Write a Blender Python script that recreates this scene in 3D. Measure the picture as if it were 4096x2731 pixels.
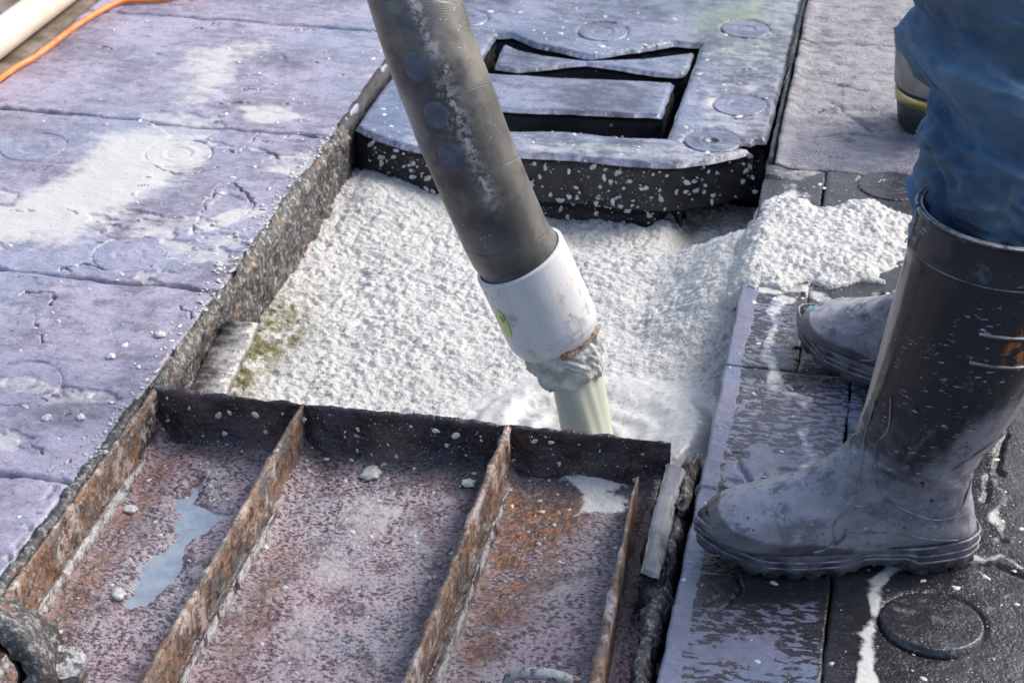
import bpy, math, numpy as np, random
from mathutils import Vector, Matrix
from mathutils.geometry import delaunay_2d_cdt
R = math.radians
S = bpy.context.scene
for o in list(bpy.data.objects): bpy.data.objects.remove(o)
COL = S.collection

# ------------------------------------------------------------------ camera
HEAD, PITCH = R(11.9), R(30)
cam = bpy.data.cameras.new('camera'); camo = bpy.data.objects.new('camera', cam); COL.objects.link(camo)
camo.location = (0.4465, -2.1185, 1.25); camo.rotation_euler = (R(90)-PITCH, 0, HEAD)
cam.sensor_width = 36; cam.lens = 64.53; cam.clip_start = .05; cam.clip_end = 2000
cam.dof.use_dof = True; cam.dof.focus_distance = 2.2; cam.dof.aperture_fstop = 14
S.camera = camo

# ------------------------------------------------------------------ sky, sun, exposure
SUN_EL, SUN_DIR = R(45), (0.80, 0.60)
w = bpy.data.worlds.new('World'); S.world = w; w.use_nodes = True
nt = w.node_tree; sky = nt.nodes.new('ShaderNodeTexSky'); sky.sky_type = 'NISHITA'; sky.sun_disc = False
sky.sun_elevation = SUN_EL; sky.sun_rotation = math.atan2(SUN_DIR[0], SUN_DIR[1])
sky.air_density = 1.0; sky.dust_density = 4.0; sky.ozone_density = 1.5
nt.links.new(sky.outputs[0], nt.nodes['Background'].inputs[0]); nt.nodes['Background'].inputs[1].default_value = .15
sl = bpy.data.lights.new('sun', 'SUN'); sl.energy = 1.7; sl.angle = R(28); sl.color = (1, .97, .93)
so = bpy.data.objects.new('sun', sl); COL.objects.link(so)
to = Vector((SUN_DIR[0]*math.cos(SUN_EL), SUN_DIR[1]*math.cos(SUN_EL), math.sin(SUN_EL)))
so.rotation_euler = to.to_track_quat('Z', 'Y').to_euler(); so.location = (2, 2, 4)
S.view_settings.view_transform = 'Standard'; S.view_settings.look = 'None'
S.view_settings.exposure = 0.72; S.view_settings.gamma = 1; S.view_settings.use_curve_mapping = False

# ------------------------------------------------------------------ numpy noise
_rs = np.random.RandomState(7); _T = _rs.rand(256, 256); _T2 = _rs.rand(256, 256)
def vn(x, y, s=0):
    xi = np.floor(x).astype(int); yi = np.floor(y).astype(int); fx = x-xi; fy = y-yi
    fx = fx*fx*(3-2*fx); fy = fy*fy*(3-2*fy); a = xi+s*37; b = yi+s*91
    t = lambda i, j: _T[i & 255, j & 255]
    return (t(a, b)*(1-fx)+t(a+1, b)*fx)*(1-fy)+(t(a, b+1)*(1-fx)+t(a+1, b+1)*fx)*fy
def fbm(x, y, f, o=4, s=0, g=.5):
    r = 0; a = 1; n = 0
    for k in range(o):
        r = r+a*(vn(x*f, y*f, s+k)-.5); n += a; a *= g; f *= 2.03
    return r/n*2
def ridge(x, y, f, o=3, s=0):
    r = 0; a = 1; n = 0
    for k in range(o):
        r = r+a*(1-2*np.abs(vn(x*f, y*f, s+k)-.5)); n += a; a *= .5; f *= 2.1
    return r/n
def worley(x, y, f, s=0):
    x = x*f; y = y*f; xi = np.floor(x).astype(int); yi = np.floor(y).astype(int); d = np.full(np.shape(x), 9.)
    for i in (-1, 0, 1):
        for j in (-1, 0, 1):
            a = xi+i; b = yi+j; px = a+_T[(a+s*13) & 255, (b+s*29) & 255]; py = b+_T2[(a+s*13) & 255, (b+s*29) & 255]
            d = np.minimum(d, (px-x)**2+(py-y)**2)
    return np.sqrt(d)
def sstep(a, b, x):
    t = np.clip((x-a)/(b-a), 0, 1); return t*t*(3-2*t)
def pdist(x, y, pts, closed=False):
    d = np.full(np.shape(x), 9.); P = list(pts)
    if closed: P = P+[P[0]]
    for (ax, ay), (bx, by) in zip(P[:-1], P[1:]):
        dx, dy = bx-ax, by-ay; L = dx*dx+dy*dy+1e-12
        t = np.clip(((x-ax)*dx+(y-ay)*dy)/L, 0, 1)
        d = np.minimum(d, (x-ax-t*dx)**2+(y-ay-t*dy)**2)
    return np.sqrt(d)
def inside(x, y, pts):
    c = np.zeros(np.shape(x), bool); n = len(pts)
    for i in range(n):
        (ax, ay), (bx, by) = pts[i], pts[i-1]
        if ay == by: continue
        c ^= ((ay > y) != (by > y)) & (x < (bx-ax)*(y-ay)/(by-ay)+ax)
    return c
def sdf(x, y, pts): return np.where(inside(x, y, pts), -1, 1)*pdist(x, y, pts, True)

# ------------------------------------------------------------------ object helpers
def obj(name, me, mat=None, parent=None):
    o = bpy.data.objects.new(name, me); COL.objects.link(o)
    if mat and me is not None and not me.materials: me.materials.append(mat)
    if parent: o.parent = parent
    return o
def tag(o, label, cat=None, group=None, kind=None):
    o['label'] = label
    if cat: o['category'] = cat
    if group: o['group'] = group
    if kind: o['kind'] = kind
    return o
def empty(name, loc=(0, 0, 0), rz=0):
    o = bpy.data.objects.new(name, None); COL.objects.link(o); o.location = loc; o.rotation_euler.z = rz
    o.empty_display_size = .05; return o
def mesh(name, V, Fs, attrs=None, smooth=True):
    """V (n,3); Fs list of index arrays (m,3) or (m,4)"""
    me = bpy.data.meshes.new(name); V = np.asarray(V, float)
    Fs = [np.asarray(f, int) for f in (Fs if isinstance(Fs, list) else [Fs]) if len(f)]
    nl = sum(f.size for f in Fs); nf = sum(len(f) for f in Fs)
    me.vertices.add(len(V)); me.vertices.foreach_set('co', V.ravel())
    me.loops.add(nl); me.polygons.add(nf)
    me.loops.foreach_set('vertex_index', np.concatenate([f.ravel() for f in Fs]).astype('i4'))
    tot = np.concatenate([np.full(len(f), f.shape[1]) for f in Fs]); st = np.concatenate([[0], np.cumsum(tot)[:-1]])
    me.polygons.foreach_set('loop_start', st.astype('i4'))
    me.polygons.foreach_set('use_smooth', np.full(nf, smooth))
    me.update(calc_edges=True)
    for k, v in (attrs or {}).items():
        a = me.attributes.new(k, 'FLOAT', 'POINT'); a.data.foreach_set('value', np.asarray(v, 'f4').ravel())
    return me
def quads(nx, ny, wrapx=False, wrapy=False):
    i = np.arange(nx if wrapx else nx-1); j = np.arange(ny if wrapy else ny-1)
    I, J = np.meshgrid(i, j, indexing='ij'); I1 = (I+1) % nx; J1 = (J+1) % ny
    return np.stack([I*ny+J, I1*ny+J, I1*ny+J1, I*ny+J1], -1).reshape(-1, 4)
def grid_slab(name, x0, x1, y0, y1, res, zf, attrs, mat, parent=None, jit=.002, rnd=.005, drop=.05, seed=0):
    nx = max(4, int((x1-x0)/res)); ny = max(4, int((y1-y0)/res))
    u = np.linspace(x0, x1, nx); v = np.linspace(y0, y1, ny); X, Y = np.meshgrid(u, v, indexing='ij')
    wx = np.minimum(X-x0, x1-X); wy = np.minimum(Y-y0, y1-Y)
    jx = (fbm(Y, X*0+seed, 28, 3, seed+3)*jit*2)*np.exp(-(wx/.02)**2); jy = (fbm(X, Y*0+seed, 28, 3, seed+5)*jit*2)*np.exp(-(wy/.02)**2)
    X2 = X+jx; Y2 = Y+jy; d = np.minimum(wx, wy); Z = zf(X2, Y2)-rnd*np.clip(1-d/rnd, 0, 1)**2
    A = {k: f(X2, Y2) for k, f in attrs.items()}
    pad = lambda M: np.pad(M, 1, mode='edge')
    X3, Y3, Z3 = pad(X2), pad(Y2), pad(Z)
    Z3[0, :] -= drop; Z3[-1, :] -= drop; Z3[1:-1, 0] -= drop; Z3[1:-1, -1] -= drop
    me = mesh(name, np.stack([X3, Y3, Z3], -1).reshape(-1, 3), quads(nx+2, ny+2), {k: pad(a).ravel() for k, a in A.items()})
    return obj(name, me, mat, parent)
def resample(pts, res, closed=True):
    P = [Vector(p) for p in pts]; P = P+[P[0]] if closed else P; o = []
    for a, b in zip(P[:-1], P[1:]):
        n = max(1, int((b-a).length/res)); o += [a.lerp(b, k/n) for k in range(n)]
    if not closed: o.append(P[-1])
    return np.array([tuple(p) for p in o])
def smooth_poly(pts, it=2):
    P = np.array(pts, float)
    for _ in range(it):
        Q = np.roll(P, -1, 0); P = np.stack([.75*P+.25*Q, .25*P+.75*Q], 1).reshape(-1, P.shape[1])
    return P
def slab(name, outline, holes, zt, th, res, mat, parent=None, rnd=.008, hf=None, attrs=None, jit=.0015, seed=0, wallamp=.002, mat2=None):
    rings = [resample(outline, res)]+[resample(h, res) for h in holes]
    for r_ in rings:
        n1 = fbm(r_[:, 0]+seed, r_[:, 1], 35, 3, seed); n2 = fbm(r_[:, 0], r_[:, 1]+seed, 35, 3, seed+9)
        r_[:, 0] += n1*jit*2; r_[:, 1] += n2*jit*2
    mn = rings[0].min(0); mx = rings[0].max(0)
    gx, gy = np.meshgrid(np.arange(mn[0], mx[0], res), np.arange(mn[1], mx[1], res), indexing='ij'); gx = gx.ravel(); gy = gy.ravel()
    ok = inside(gx, gy, rings[0]); d = pdist(gx, gy, rings[0], True)
    for h in rings[1:]: ok &= ~inside(gx, gy, h); d = np.minimum(d, pdist(gx, gy, h, True))
    ok &= d > res*.55; gx, gy, d = gx[ok], gy[ok], d[ok]
    V2 = [Vector(p) for r_ in rings for p in r_]; E = []; k = 0
    for r_ in rings: n = len(r_); E += [(k+i, k+(i+1) % n) for i in range(n)]; k += n
    nb = k
    vv, _, ff, _, _, _ = delaunay_2d_cdt(V2+[Vector((a, b)) for a, b in zip(gx, gy)], E, [], 0, 1e-7)
    XY = np.array([tuple(v) for v in vv]); T = np.array([f for f in ff if len(f) == 3])
    c = XY[T].mean(1); ok = inside(c[:, 0], c[:, 1], rings[0])
    for h in rings[1:]: ok &= ~inside(c[:, 0], c[:, 1], h)
    T = T[ok]; dd = pdist(XY[:, 0], XY[:, 1], rings[0], True)
    for h in rings[1:]: dd = np.minimum(dd, pdist(XY[:, 0], XY[:, 1], h, True))
    t = np.clip(1-dd/rnd, 0, 1); Z = zt-rnd*(1-np.sqrt(np.clip(1-t*t, 0, 1)))
    if hf is not None: Z = Z+hf(XY[:, 0], XY[:, 1])
    V = [np.column_stack([XY, Z])]; Fs = [T]; base = len(XY); k = 0; ns = 7
    for ri, r_ in enumerate(rings):
        n = len(r_); q = np.arange(n)+k; top = V[0][q]; k += n
        nrm = np.roll(r_, -1, 0)-np.roll(r_, 1, 0); nrm = np.column_stack([nrm[:, 1], -nrm[:, 0]]); nrm /= np.linalg.norm(nrm, axis=1)[:, None]+1e-9
        area = .5*np.sum(r_[:, 0]*np.roll(r_[:, 1], -1)-np.roll(r_[:, 0], -1)*r_[:, 1])
        sg = (1 if area > 0 else -1)*(1 if ri == 0 else -1)
        prev = q; s_ = np.cumsum(np.r_[0, np.linalg.norm(np.diff(r_, axis=0), axis=1)])
        for j in range(1, ns+1):
            z = top[:, 2]+(zt-th-top[:, 2])*(j/ns); a = fbm(s_, z*1.5, 30, 3, seed+4)*wallamp*2
            V.append(np.column_stack([r_+nrm*(sg*a)[:, None], z])); cur = base+np.arange(n); base += n
            Fs.append(np.column_stack([prev, cur, np.roll(cur, -1), np.roll(prev, -1)]) if sg < 0 else np.column_stack([prev, np.roll(prev, -1), np.roll(cur, -1), cur])); prev = cur
        if ri == 0 and not holes: pass
    V = np.concatenate(V); A = {kk: f(V[:, 0], V[:, 1]) for kk, f in (attrs or {}).items()}
    o = obj(name, mesh(name, V, Fs, A), mat, parent)
    if mat2: o.data.materials.append(mat2); mi = np.ones(sum(len(f) for f in Fs), 'i4'); mi[:len(T)] = 0; o.data.polygons.foreach_set('material_index', mi)
    return o
def extr(name, p0, p1, prof, n, mat, parent=None, amp=.0015, f=40, seed=0, endtaper=None, closed=True, attrs=None):
    """extrude a profile [(lateral, z)] along p0->p1 with a rough surface"""
    p0 = np.array(p0, float); p1 = np.array(p1, float); t = p1-p0; L = np.linalg.norm(t); t /= L
    lat = np.array([t[1], -t[0], 0.]); lat /= np.linalg.norm(lat); up = np.cross(lat, t); up = up if up[2] > 0 else -up
    P = np.array(prof, float); m = len(P); U = np.linspace(0, 1, n); V = np.zeros((n, m, 3)); A = np.zeros((n, m))
    nrm = np.roll(P, -1, 0)-np.roll(P, 1, 0); nrm = np.column_stack([nrm[:, 1], -nrm[:, 0]]); nrm /= np.linalg.norm(nrm, axis=1)[:, None]+1e-9
    arc = np.cumsum(np.r_[0, np.linalg.norm(np.diff(P, axis=0), axis=1)])
    for i, u in enumerate(U):
        s = u*L; k = fbm(np.full(m, s), arc+seed*.7, f, 4, seed)*amp*2+fbm(np.full(m, s), arc*.3+seed, 6, 2, seed+3)*amp*1.2
        Q = P+nrm*k[:, None]
        if endtaper: Q = Q*np.array(endtaper(u))
        V[i] = p0+t*s+lat*Q[:, :1]+up*Q[:, 1:]
    Vf = V.reshape(-1, 3); F = [quads(n, m, False, closed)]
    if closed:
        Vf = np.concatenate([Vf, V[0].mean(0)[None], V[-1].mean(0)[None]]); a = np.arange(m); b = np.roll(a, -1); c = n*m
        F.append(np.column_stack([a, b, np.full(m, c)])); F.append(np.column_stack([b+(n-1)*m, a+(n-1)*m, np.full(m, c+1)]))
    return obj(name, mesh(name, Vf, F, attrs), mat, parent)
def tube(name, pts, rad, mat, parent=None, seg=14, n=None, attrs=True):
    P = np.array(pts, float)
    if n:  # catmull-rom
        Q = np.vstack([2*P[0]-P[1], P, 2*P[-1]-P[-2]]); o = []
        for u in np.linspace(0, len(P)-1-1e-6, n):
            i = int(u); t = u-i; a, b, c, d = Q[i:i+4]
            o.append(.5*((2*b)+(c-a)*t+(2*a-5*b+4*c-d)*t*t+(3*b-a-3*c+d)*t**3))
        P = np.array(o)
    m = len(P); T = np.gradient(P, axis=0); T /= np.linalg.norm(T, axis=1)[:, None]; ref = np.array([.2, -.85, .5]); V = []
    rr = np.interp(np.linspace(0, 1, m), np.linspace(0, 1, len(rad)), rad) if np.ndim(rad) else np.full(m, rad)
    for i in range(m):
        e = ref-T[i]*(ref@T[i])
        if np.linalg.norm(e) < .1: e = np.array([1, 0, 0])-T[i]*T[i][0]
        e /= np.linalg.norm(e); g = np.cross(T[i], e); a = np.linspace(0, 2*math.pi, seg, endpoint=False)
        V.append(P[i]+rr[i]*(np.cos(a)[:, None]*e+np.sin(a)[:, None]*g))
    V = np.array(V).reshape(-1, 3); c = len(V); V = np.vstack([V, P[0], P[-1]]); a = np.arange(seg); b = np.roll(a, -1)
    F = [quads(m, seg, False, True), np.column_stack([b, a, np.full(seg, c)]), np.column_stack([a+(m-1)*seg, b+(m-1)*seg, np.full(seg, c+1)])]
    return obj(name, mesh(name, V, F), mat, parent)
def blobs(name, pos, nrm, rad, flat, mat, parent=None, seed=0, aniso=None):
    """many small irregular splashes joined into one mesh"""
    rs = np.random.RandomState(seed); V = []; F4 = []; F3 = []; b = 0; m = 8; a = np.linspace(0, 2*math.pi, m, endpoint=False)
    for p, nn, r_, fl in zip(pos, nrm, rad, flat):
        nn = np.array(nn, float); t = np.cross(nn, [0.13, .9, .37]); t /= np.linalg.norm(t); g = np.cross(nn, t)
        k = r_*(.65+.7*rs.rand(m)); ax = (1+.8*rs.rand()) if aniso is None else aniso; th = rs.rand()*6.28
        ca = np.cos(a)*ax; sa = np.sin(a); x = ca*math.cos(th)-sa*math.sin(th); y = ca*math.sin(th)+sa*math.cos(th)
        o = np.array(p)
        for q, h in ((1, -.05), (.82, .6), (.42, .95)): V.append(o+(x*k*q)[:, None]*t+(y*k*q)[:, None]*g+nn*(h*fl*r_))
        V.append((o+nn*fl*r_)[None]); i = np.arange(m); j = np.roll(i, -1)
        for l in (0, 1): F4.append(np.column_stack([b+l*m+i, b+l*m+j, b+(l+1)*m+j, b+(l+1)*m+i]))
        F3.append(np.column_stack([b+2*m+i, b+2*m+j, np.full(m, b+3*m)])); b += 3*m+1
    return obj(name, mesh(name, np.concatenate(V), [np.concatenate(F4), np.concatenate(F3)]), mat, parent)

# ------------------------------------------------------------------ materials
class M:
    def __init__(s, name):
        s.m = bpy.data.materials.new(name); s.m.use_nodes = True; s.t = s.m.node_tree; s.b = s.t.nodes['Principled BSDF']; s.bump_out = None
        s.pos = s.n('ShaderNodeNewGeometry').outputs['Position']
    def n(s, ty, **kw):
        nd = s.t.nodes.new(ty)
        for k, v in kw.items(): setattr(nd, k, v)
        return nd
    def link(s, sock, v):
        if isinstance(v, bpy.types.NodeSocket): s.t.links.new(v, sock)
        elif isinstance(v, (tuple, list)) and len(v) == 3 and sock.type == 'RGBA': sock.default_value = (*v, 1)
        else: sock.default_value = v
    def attr(s, k): return s.n('ShaderNodeAttribute', attribute_name=k).outputs['Fac']
    def scale(s, sc, rot=0):
        mp = s.n('ShaderNodeMapping'); s.link(mp.inputs['Vector'], s.pos); mp.inputs['Scale'].default_value = sc; mp.inputs['Rotation'].default_value = (0, 0, rot); return mp.outputs[0]
    def noise(s, f, d=5, r=.55, v=None, dist=0):
        nd = s.n('ShaderNodeTexNoise'); s.link(nd.inputs['Vector'], v or s.pos); nd.inputs['Scale'].default_value = f; nd.inputs['Detail'].default_value = d
        nd.inputs['Roughness'].default_value = r; nd.inputs['Distortion'].default_value = dist; return nd.outputs['Fac']
    def vor(s, f, v=None, feat='F1'):
        nd = s.n('ShaderNodeTexVoronoi', feature=feat); s.link(nd.inputs['Vector'], v or s.pos); nd.inputs['Scale'].default_value = f; return nd.outputs['Distance']
    def ramp(s, x, a, b, lo=0., hi=1.):
        nd = s.n('ShaderNodeMapRange', interpolation_type='SMOOTHSTEP'); s.link(nd.inputs[0], x); nd.inputs[1].default_value = a; nd.inputs[2].default_value = b
        nd.inputs[3].default_value = lo; nd.inputs[4].default_value = hi; return nd.outputs[0]
    def math(s, op, a, b=0., clamp=False):
        nd = s.n('ShaderNodeMath', operation=op, use_clamp=clamp); s.link(nd.inputs[0], a); s.link(nd.inputs[1], b); return nd.outputs[0]
    def mul(s, a, b): return s.math('MULTIPLY', a, b)
    def add(s, a, b): return s.math('ADD', a, b)
    def mix(s, f, a, b):
        nd = s.n('ShaderNodeMix', data_type='RGBA'); s.link(nd.inputs[0], f); s.link(nd.inputs[6], a); s.link(nd.inputs[7], b); return nd.outputs[2]
    def mixf(s, f, a, b):
        nd = s.n('ShaderNodeMix', data_type='FLOAT'); s.link(nd.inputs[0], f); s.link(nd.inputs[2], a); s.link(nd.inputs[3], b); return nd.outputs[0]
    def bump(s, h, dist, strength=1.):
        nd = s.n('ShaderNodeBump'); s.link(nd.inputs['Height'], h); nd.inputs['Distance'].default_value = dist; nd.inputs['Strength'].default_value = strength
        if s.bump_out: s.link(nd.inputs['Normal'], s.bump_out)
        s.bump_out = nd.outputs[0]
    def done(s, col, rough=.5, spec=.5, metal=0., **kw):
        s.link(s.b.inputs['Base Color'], col); s.link(s.b.inputs['Roughness'], rough); s.link(s.b.inputs['Specular IOR Level'], spec); s.link(s.b.inputs['Metallic'], metal)
        for k, v in kw.items(): s.link(s.b.inputs[k], v)
        if s.bump_out: s.link(s.b.inputs['Normal'], s.bump_out)
        return s.m

def rubber(name, base, sky_film, sky_filmamt, rough, grain=1., wet=False, dustcol=(.56, .56, .53)):
    m = M(name); du = m.attr('dust'); st = m.scale((24, 48, 40)); g = m.noise(1, 6, .65, st); n1 = m.noise(6, 6, .65); n2 = m.noise(42, 5, .65); fine = m.noise(230, 3, .6); st2 = m.scale((70, 150, 60)); g2 = m.noise(1, 4, .7, st2)
    f = m.ramp(m.add(m.add(m.mul(n1, .55), m.mul(g, .3)), m.mul(n2, .2)), .40, .62)
    f = m.mul(f, sky_filmamt); col = m.mix(f, base, sky_film)  # lavender sky reflection painted into the rubber's colour
    col = m.mix(m.mul(m.ramp(m.noise(3.2, 4), .48, .66, 0, .55), max(sky_filmamt, .25)), col, (sky_film[0]*.58, sky_film[1]*.80, sky_film[2]*.86))
    col = m.mix(m.ramp(m.noise(16, 6, .75), .57, .66, 0, .55), col, (base[0]*.8, base[1]*1.0, base[2]*1.05))
    col = m.mix(m.ramp(g2, .62, .67, 0, .35), col, (base[0]*.6, base[1]*.6, base[2]*.65)); col = m.mix(m.ramp(m.noise(95, 5, .75), .585, .63, 0, .7), col, (base[0]*.5, base[1]*.5, base[2]*.55)); col = m.mix(m.ramp(m.noise(110, 4, .7), .60, .66, 0, .5*max(.3, sky_filmamt)), col, (sky_film[0]*1.35, sky_film[1]*1.35, sky_film[2]*1.3))
    d2 = m.add(m.mul(du, 1.0), m.add(m.add(m.mul(n2, .45), m.mul(g, .55)), m.mul(m.add(fine, n1), .2)))
    dm = m.mul(m.ramp(d2, .86, 1.22), .9); col = m.mix(dm, col, dustcol)
    col = m.mix(m.mul(m.attr('stain_shade'), m.ramp(n1, .3, .6)), col, (.12, .19, .05))
    speck = m.mul(m.ramp(m.vor(170), .15, .09), m.ramp(m.noise(9, 2), .48, .6)); col = m.mix(m.mul(speck, .7), col, (.6, .6, .58))
    m.bump(m.add(m.add(m.mul(g, .6), m.mul(g2, .5)), m.mul(fine, .4)), .0022*grain, 1.); m.bump(n2, .0022*grain, .6); m.bump(m.noise(12, 4), .006*grain, .35)
    r_ = m.mixf(dm, m.ramp(n2, .3, .7, rough-.12, rough+.1), .75)
    if wet:
        wv = m.scale((1.0, 2.4, 1)); wn = m.add(m.noise(60, 5, .6, wv, .25), m.mul(m.math('SUBTRACT', n1, .5), .45)); wa = m.attr('wet'); wm = m.mul(m.ramp(wn, .505, .525), m.ramp(wa, .25, .6))
        so_ = m.ramp(m.add(m.attr('sheen_solid'), m.mul(m.math('SUBTRACT', m.add(m.mul(g, .6), m.mul(n2, .4)), .5), 2.2)), .52, .64); wm = m.math('MAXIMUM', wm, so_)
        fc = m.mix(m.ramp(n1, .4, .62), sky_film, (sky_film[0]*.72, sky_film[1]*.95, sky_film[2]*1.0)); col = m.mix(m.mul(wm, m.ramp(n2, .3, .7, .7, 1.)), col, fc); r_ = m.mixf(m.math('MAXIMUM', wa, so_), r_, .2); m.bump(wm, .0016, .5)  # wet areas turn smoother; their sky reflection is painted in as lavender patches
    return m.done(col, r_, .6)
MAT = {}
MAT['mat_left'] = rubber('rubber_sky_film', (.135, .124, .165), (.375, .345, .435), 1., .32, dustcol=(.50, .50, .48))
MAT['mat_cover'] = rubber('rubber_cover', (.05, .058, .085), (.225, .24, .33), 1., .22, dustcol=(.44, .44, .43))
MAT['mat_right'] = rubber('rubber_wet', (.016, .016, .018), (.19, .18, .25), .04, .22, wet=True)
MAT['mat_rear'] = rubber('rubber_dusty', (.05, .047, .060), (.19, .175, .215), 1., .42, 2.8, dustcol=(.34, .33, .32))
def m_black():
    m = M('rubber_black'); n = m.noise(18, 5, .6); sp = m.ramp(m.vor(60), .22, .12); sp2 = m.mul(sp, m.ramp(m.noise(14, 3), .5, .62))
    col = m.mix(n, (.012, .012, .014), (.04, .04, .045)); col = m.mix(m.mul(sp2, .8), col, (.5, .5, .48)); m.bump(m.noise(70, 4), .002, .6)
    return m.done(col, m.ramp(n, .3, .7, .35, .6), .4)
MAT['black'] = m_black()
def m_slurry():
    m = M('slurry'); n = m.noise(90, 4, .65); b = m.noise(9, 4, .6); shd = m.attr('stain_shade')
    col = m.mix(b, (.47, .47, .455), (.58, .58, .56)); col = m.mix(m.mul(m.ramp(m.noise(170, 4, .7), .47, .36), .65), col, (.22, .22, .205)); col = m.mix(m.ramp(m.noise(4, 4, .6), .5, .7, 0, .5), col, (.44, .44, .43))  # fine dark specks: shade in the grain's crevices painted into the colour
    col = m.mix(m.mul(shd, m.ramp(m.noise(40, 4, .7), .4, .56)), col, (.15, .14, .055))  # greenish brown edge tint: painted shade and damp
    sp = m.mul(m.ramp(m.vor(32), .1, .06), m.ramp(m.noise(6, 2), .5, .6)); col = m.mix(m.mul(sp, .7), col, (.4, .34, .18))
    sm = m.attr('calm'); m.bump(m.mul(m.add(n, m.mul(m.noise(260, 3, .6), .5)), m.math('SUBTRACT', 1, sm)), .005, 1.)
    return m.done(col, m.mixf(sm, .55, .3), .45, **{'Subsurface Weight': .0})
MAT['slurry'] = m_slurry()
def m_plain(name, c1, c2, f, rough, bumpd=.001, fb=60, spec=.5, metal=0.):
    m = M(name); n = m.noise(f, 5, .6); m.bump(m.noise(fb, 4, .6), bumpd, .8); return m.done(m.mix(m.ramp(n, .35, .65), c1, c2), rough, spec, metal)
MAT['crust'] = m_plain('slurry_crust', (.33, .33, .31), (.62, .62, .59), 40, .7, .006, 70)
MAT['splat'] = m_plain('slurry_splash', (.42, .42, .405), (.62, .62, .60), 30, .5, .001, 80)
def m_res():
    m = M('cement_residue'); n = m.noise(60, 5, .75); f = m.noise(210, 3, .6); col = m.mix(m.ramp(m.add(m.mul(n, .7), m.mul(f, .3)), .40, .56), (.14, .10, .09), m.mix(f, (.36, .35, .34), (.68, .67, .66))); m.bump(f, .004, .9); m.bump(n, .003, .6)
    return m.done(col, .25, .7)
MAT['residue'] = m_res()
def m_stream():
    m = M('slurry_stream'); ph = m.attr('rib'); col = m.mix(ph, (.40, .405, .375), (.60, .62, .46)); return m.done(col, .22, .5)  # rib tone plus the stream's sunlit side, painted paler and yellower
MAT['stream'] = m_stream()
def m_trayfloor():
    m = M('rusted_floor'); n1 = m.noise(9, 5, .6); n2 = m.noise(38, 5, .65); n3 = m.noise(120, 4, .6); peb = m.vor(110); ru = m.attr('rust'); du = m.attr('dust'); da = m.attr('dark')
    n4 = m.noise(170, 4, .6, m.scale((1, 1.35, 1))); mar = m.mix(n1, (.085, .030, .042), (.05, .03, .036)); gp = m.mix(m.ramp(n1, .38, .62), (.45, .345, .375), (.36, .34, .37))
    col = m.mix(m.ramp(m.add(m.mul(n4, .75), m.mul(n2, .35)), .45, .60), mar, gp); col = m.mix(m.ramp(m.noise(20, 5, .7), .54, .64, 0, .65), col, mar)  # grey-pink crests: sky sheen painted in along the bump noise
    rmask = m.mul(ru, m.ramp(n2, .33, .55)); col = m.mix(rmask, col, m.mix(m.ramp(n3, .42, .66), (.07, .026, .014), (.30, .105, .022)))
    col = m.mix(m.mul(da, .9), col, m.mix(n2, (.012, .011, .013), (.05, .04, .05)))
    dm = m.ramp(m.add(m.mul(du, 1.2), m.mul(m.add(m.mul(n2, .5), m.mul(n3, .5)), .8)), .85, 1.25); col = m.mix(m.mul(dm, .85), col, (.46, .42, .42))
    wh = m.ramp(m.add(m.mul(m.attr('white'), 1.2), m.mul(m.add(m.mul(n2, .5), m.mul(n4, .5)), 1.2)), 1.0, 1.28); col = m.mix(wh, col, (.64, .64, .62))
    sp = m.mul(m.ramp(m.vor(190), .16, .1), m.ramp(m.noise(13, 2), .45, .6)); col = m.mix(m.mul(sp, .8), col, (.55, .52, .5))
    m.bump(m.add(m.mul(m.math('SUBTRACT', 1, peb), .35), m.add(m.mul(n4, 1.3), m.mul(n3, .5))), .0040, .9)
    return m.done(col, m.mixf(m.math('MAXIMUM', dm, wh), m.ramp(n2, .35, .65, .08, .24), .5), .95)
MAT['tray_floor'] = m_trayfloor()
def m_rust(name, dark=.0, pale=.5, crust=.0, vscale=(1, 1, 1)):
    m = M(name); v = m.scale(vscale); n1 = m.noise(14, 5, .65, v); n2 = m.noise(60, 5, .7, v); n3 = m.noise(150, 3, .6, v)
    col = m.mix(m.ramp(n1, .4, .62), (.07, .032, .030), (.20, .10, .055)); col = m.mix(m.ramp(n2, .38, .68, 0, .8), col, m.mix(n3, (.36, .23, .14), (.54, .41, .31)) if pale > 0 else (.10, .06, .055))
    col = m.mix(m.ramp(m.noise(30, 5, .75, v), .50, .58, 0, .95*pale), col, (.115, .12, .115)); col = m.mix(m.ramp(m.noise(19, 5, .7), .52, .60, 0, .9*pale), col, (.50, .42, .37))
    if dark: col = m.mix(m.ramp(m.noise(10, 4), .38, .68, dark, dark*.6), col, m.mix(m.ramp(n1, .4, .65), (.012, .011, .013), (.035, .035, .055)))
    if crust: col = m.mix(m.ramp(m.noise(26, 5, .7), .55-.14*crust, .62-.1*crust), col, (.46, .46, .44)); col = m.mix(m.ramp(m.noise(60, 4, .7), .54, .62), col, (.05, .045, .04))
    sp = m.mul(m.ramp(m.vor(170), .15, .1), m.ramp(m.noise(13, 2), .45, .58)); col = m.mix(m.mul(sp, .8), col, (.58, .56, .54))
    if not dark: col = m.mix(m.ramp(m.noise(95, 5, .75, v), .54, .61, 0, .8), col, (.035, .022, .02)); col = m.mix(m.ramp(m.noise(130, 4, .75, v), .60, .66, 0, .75), col, (.56, .48, .42)); col = m.mix(m.ramp(m.noise(40, 4, .7, v), .60, .66, 0, .7), col, (.36, .13, .035))
    m.bump(n2, .005, .9); m.bump(n3, .003, .9)
    return m.done(col, m.ramp(n2, .3, .7, .2 if dark else .3, .45 if dark else .65), .6)
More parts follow.
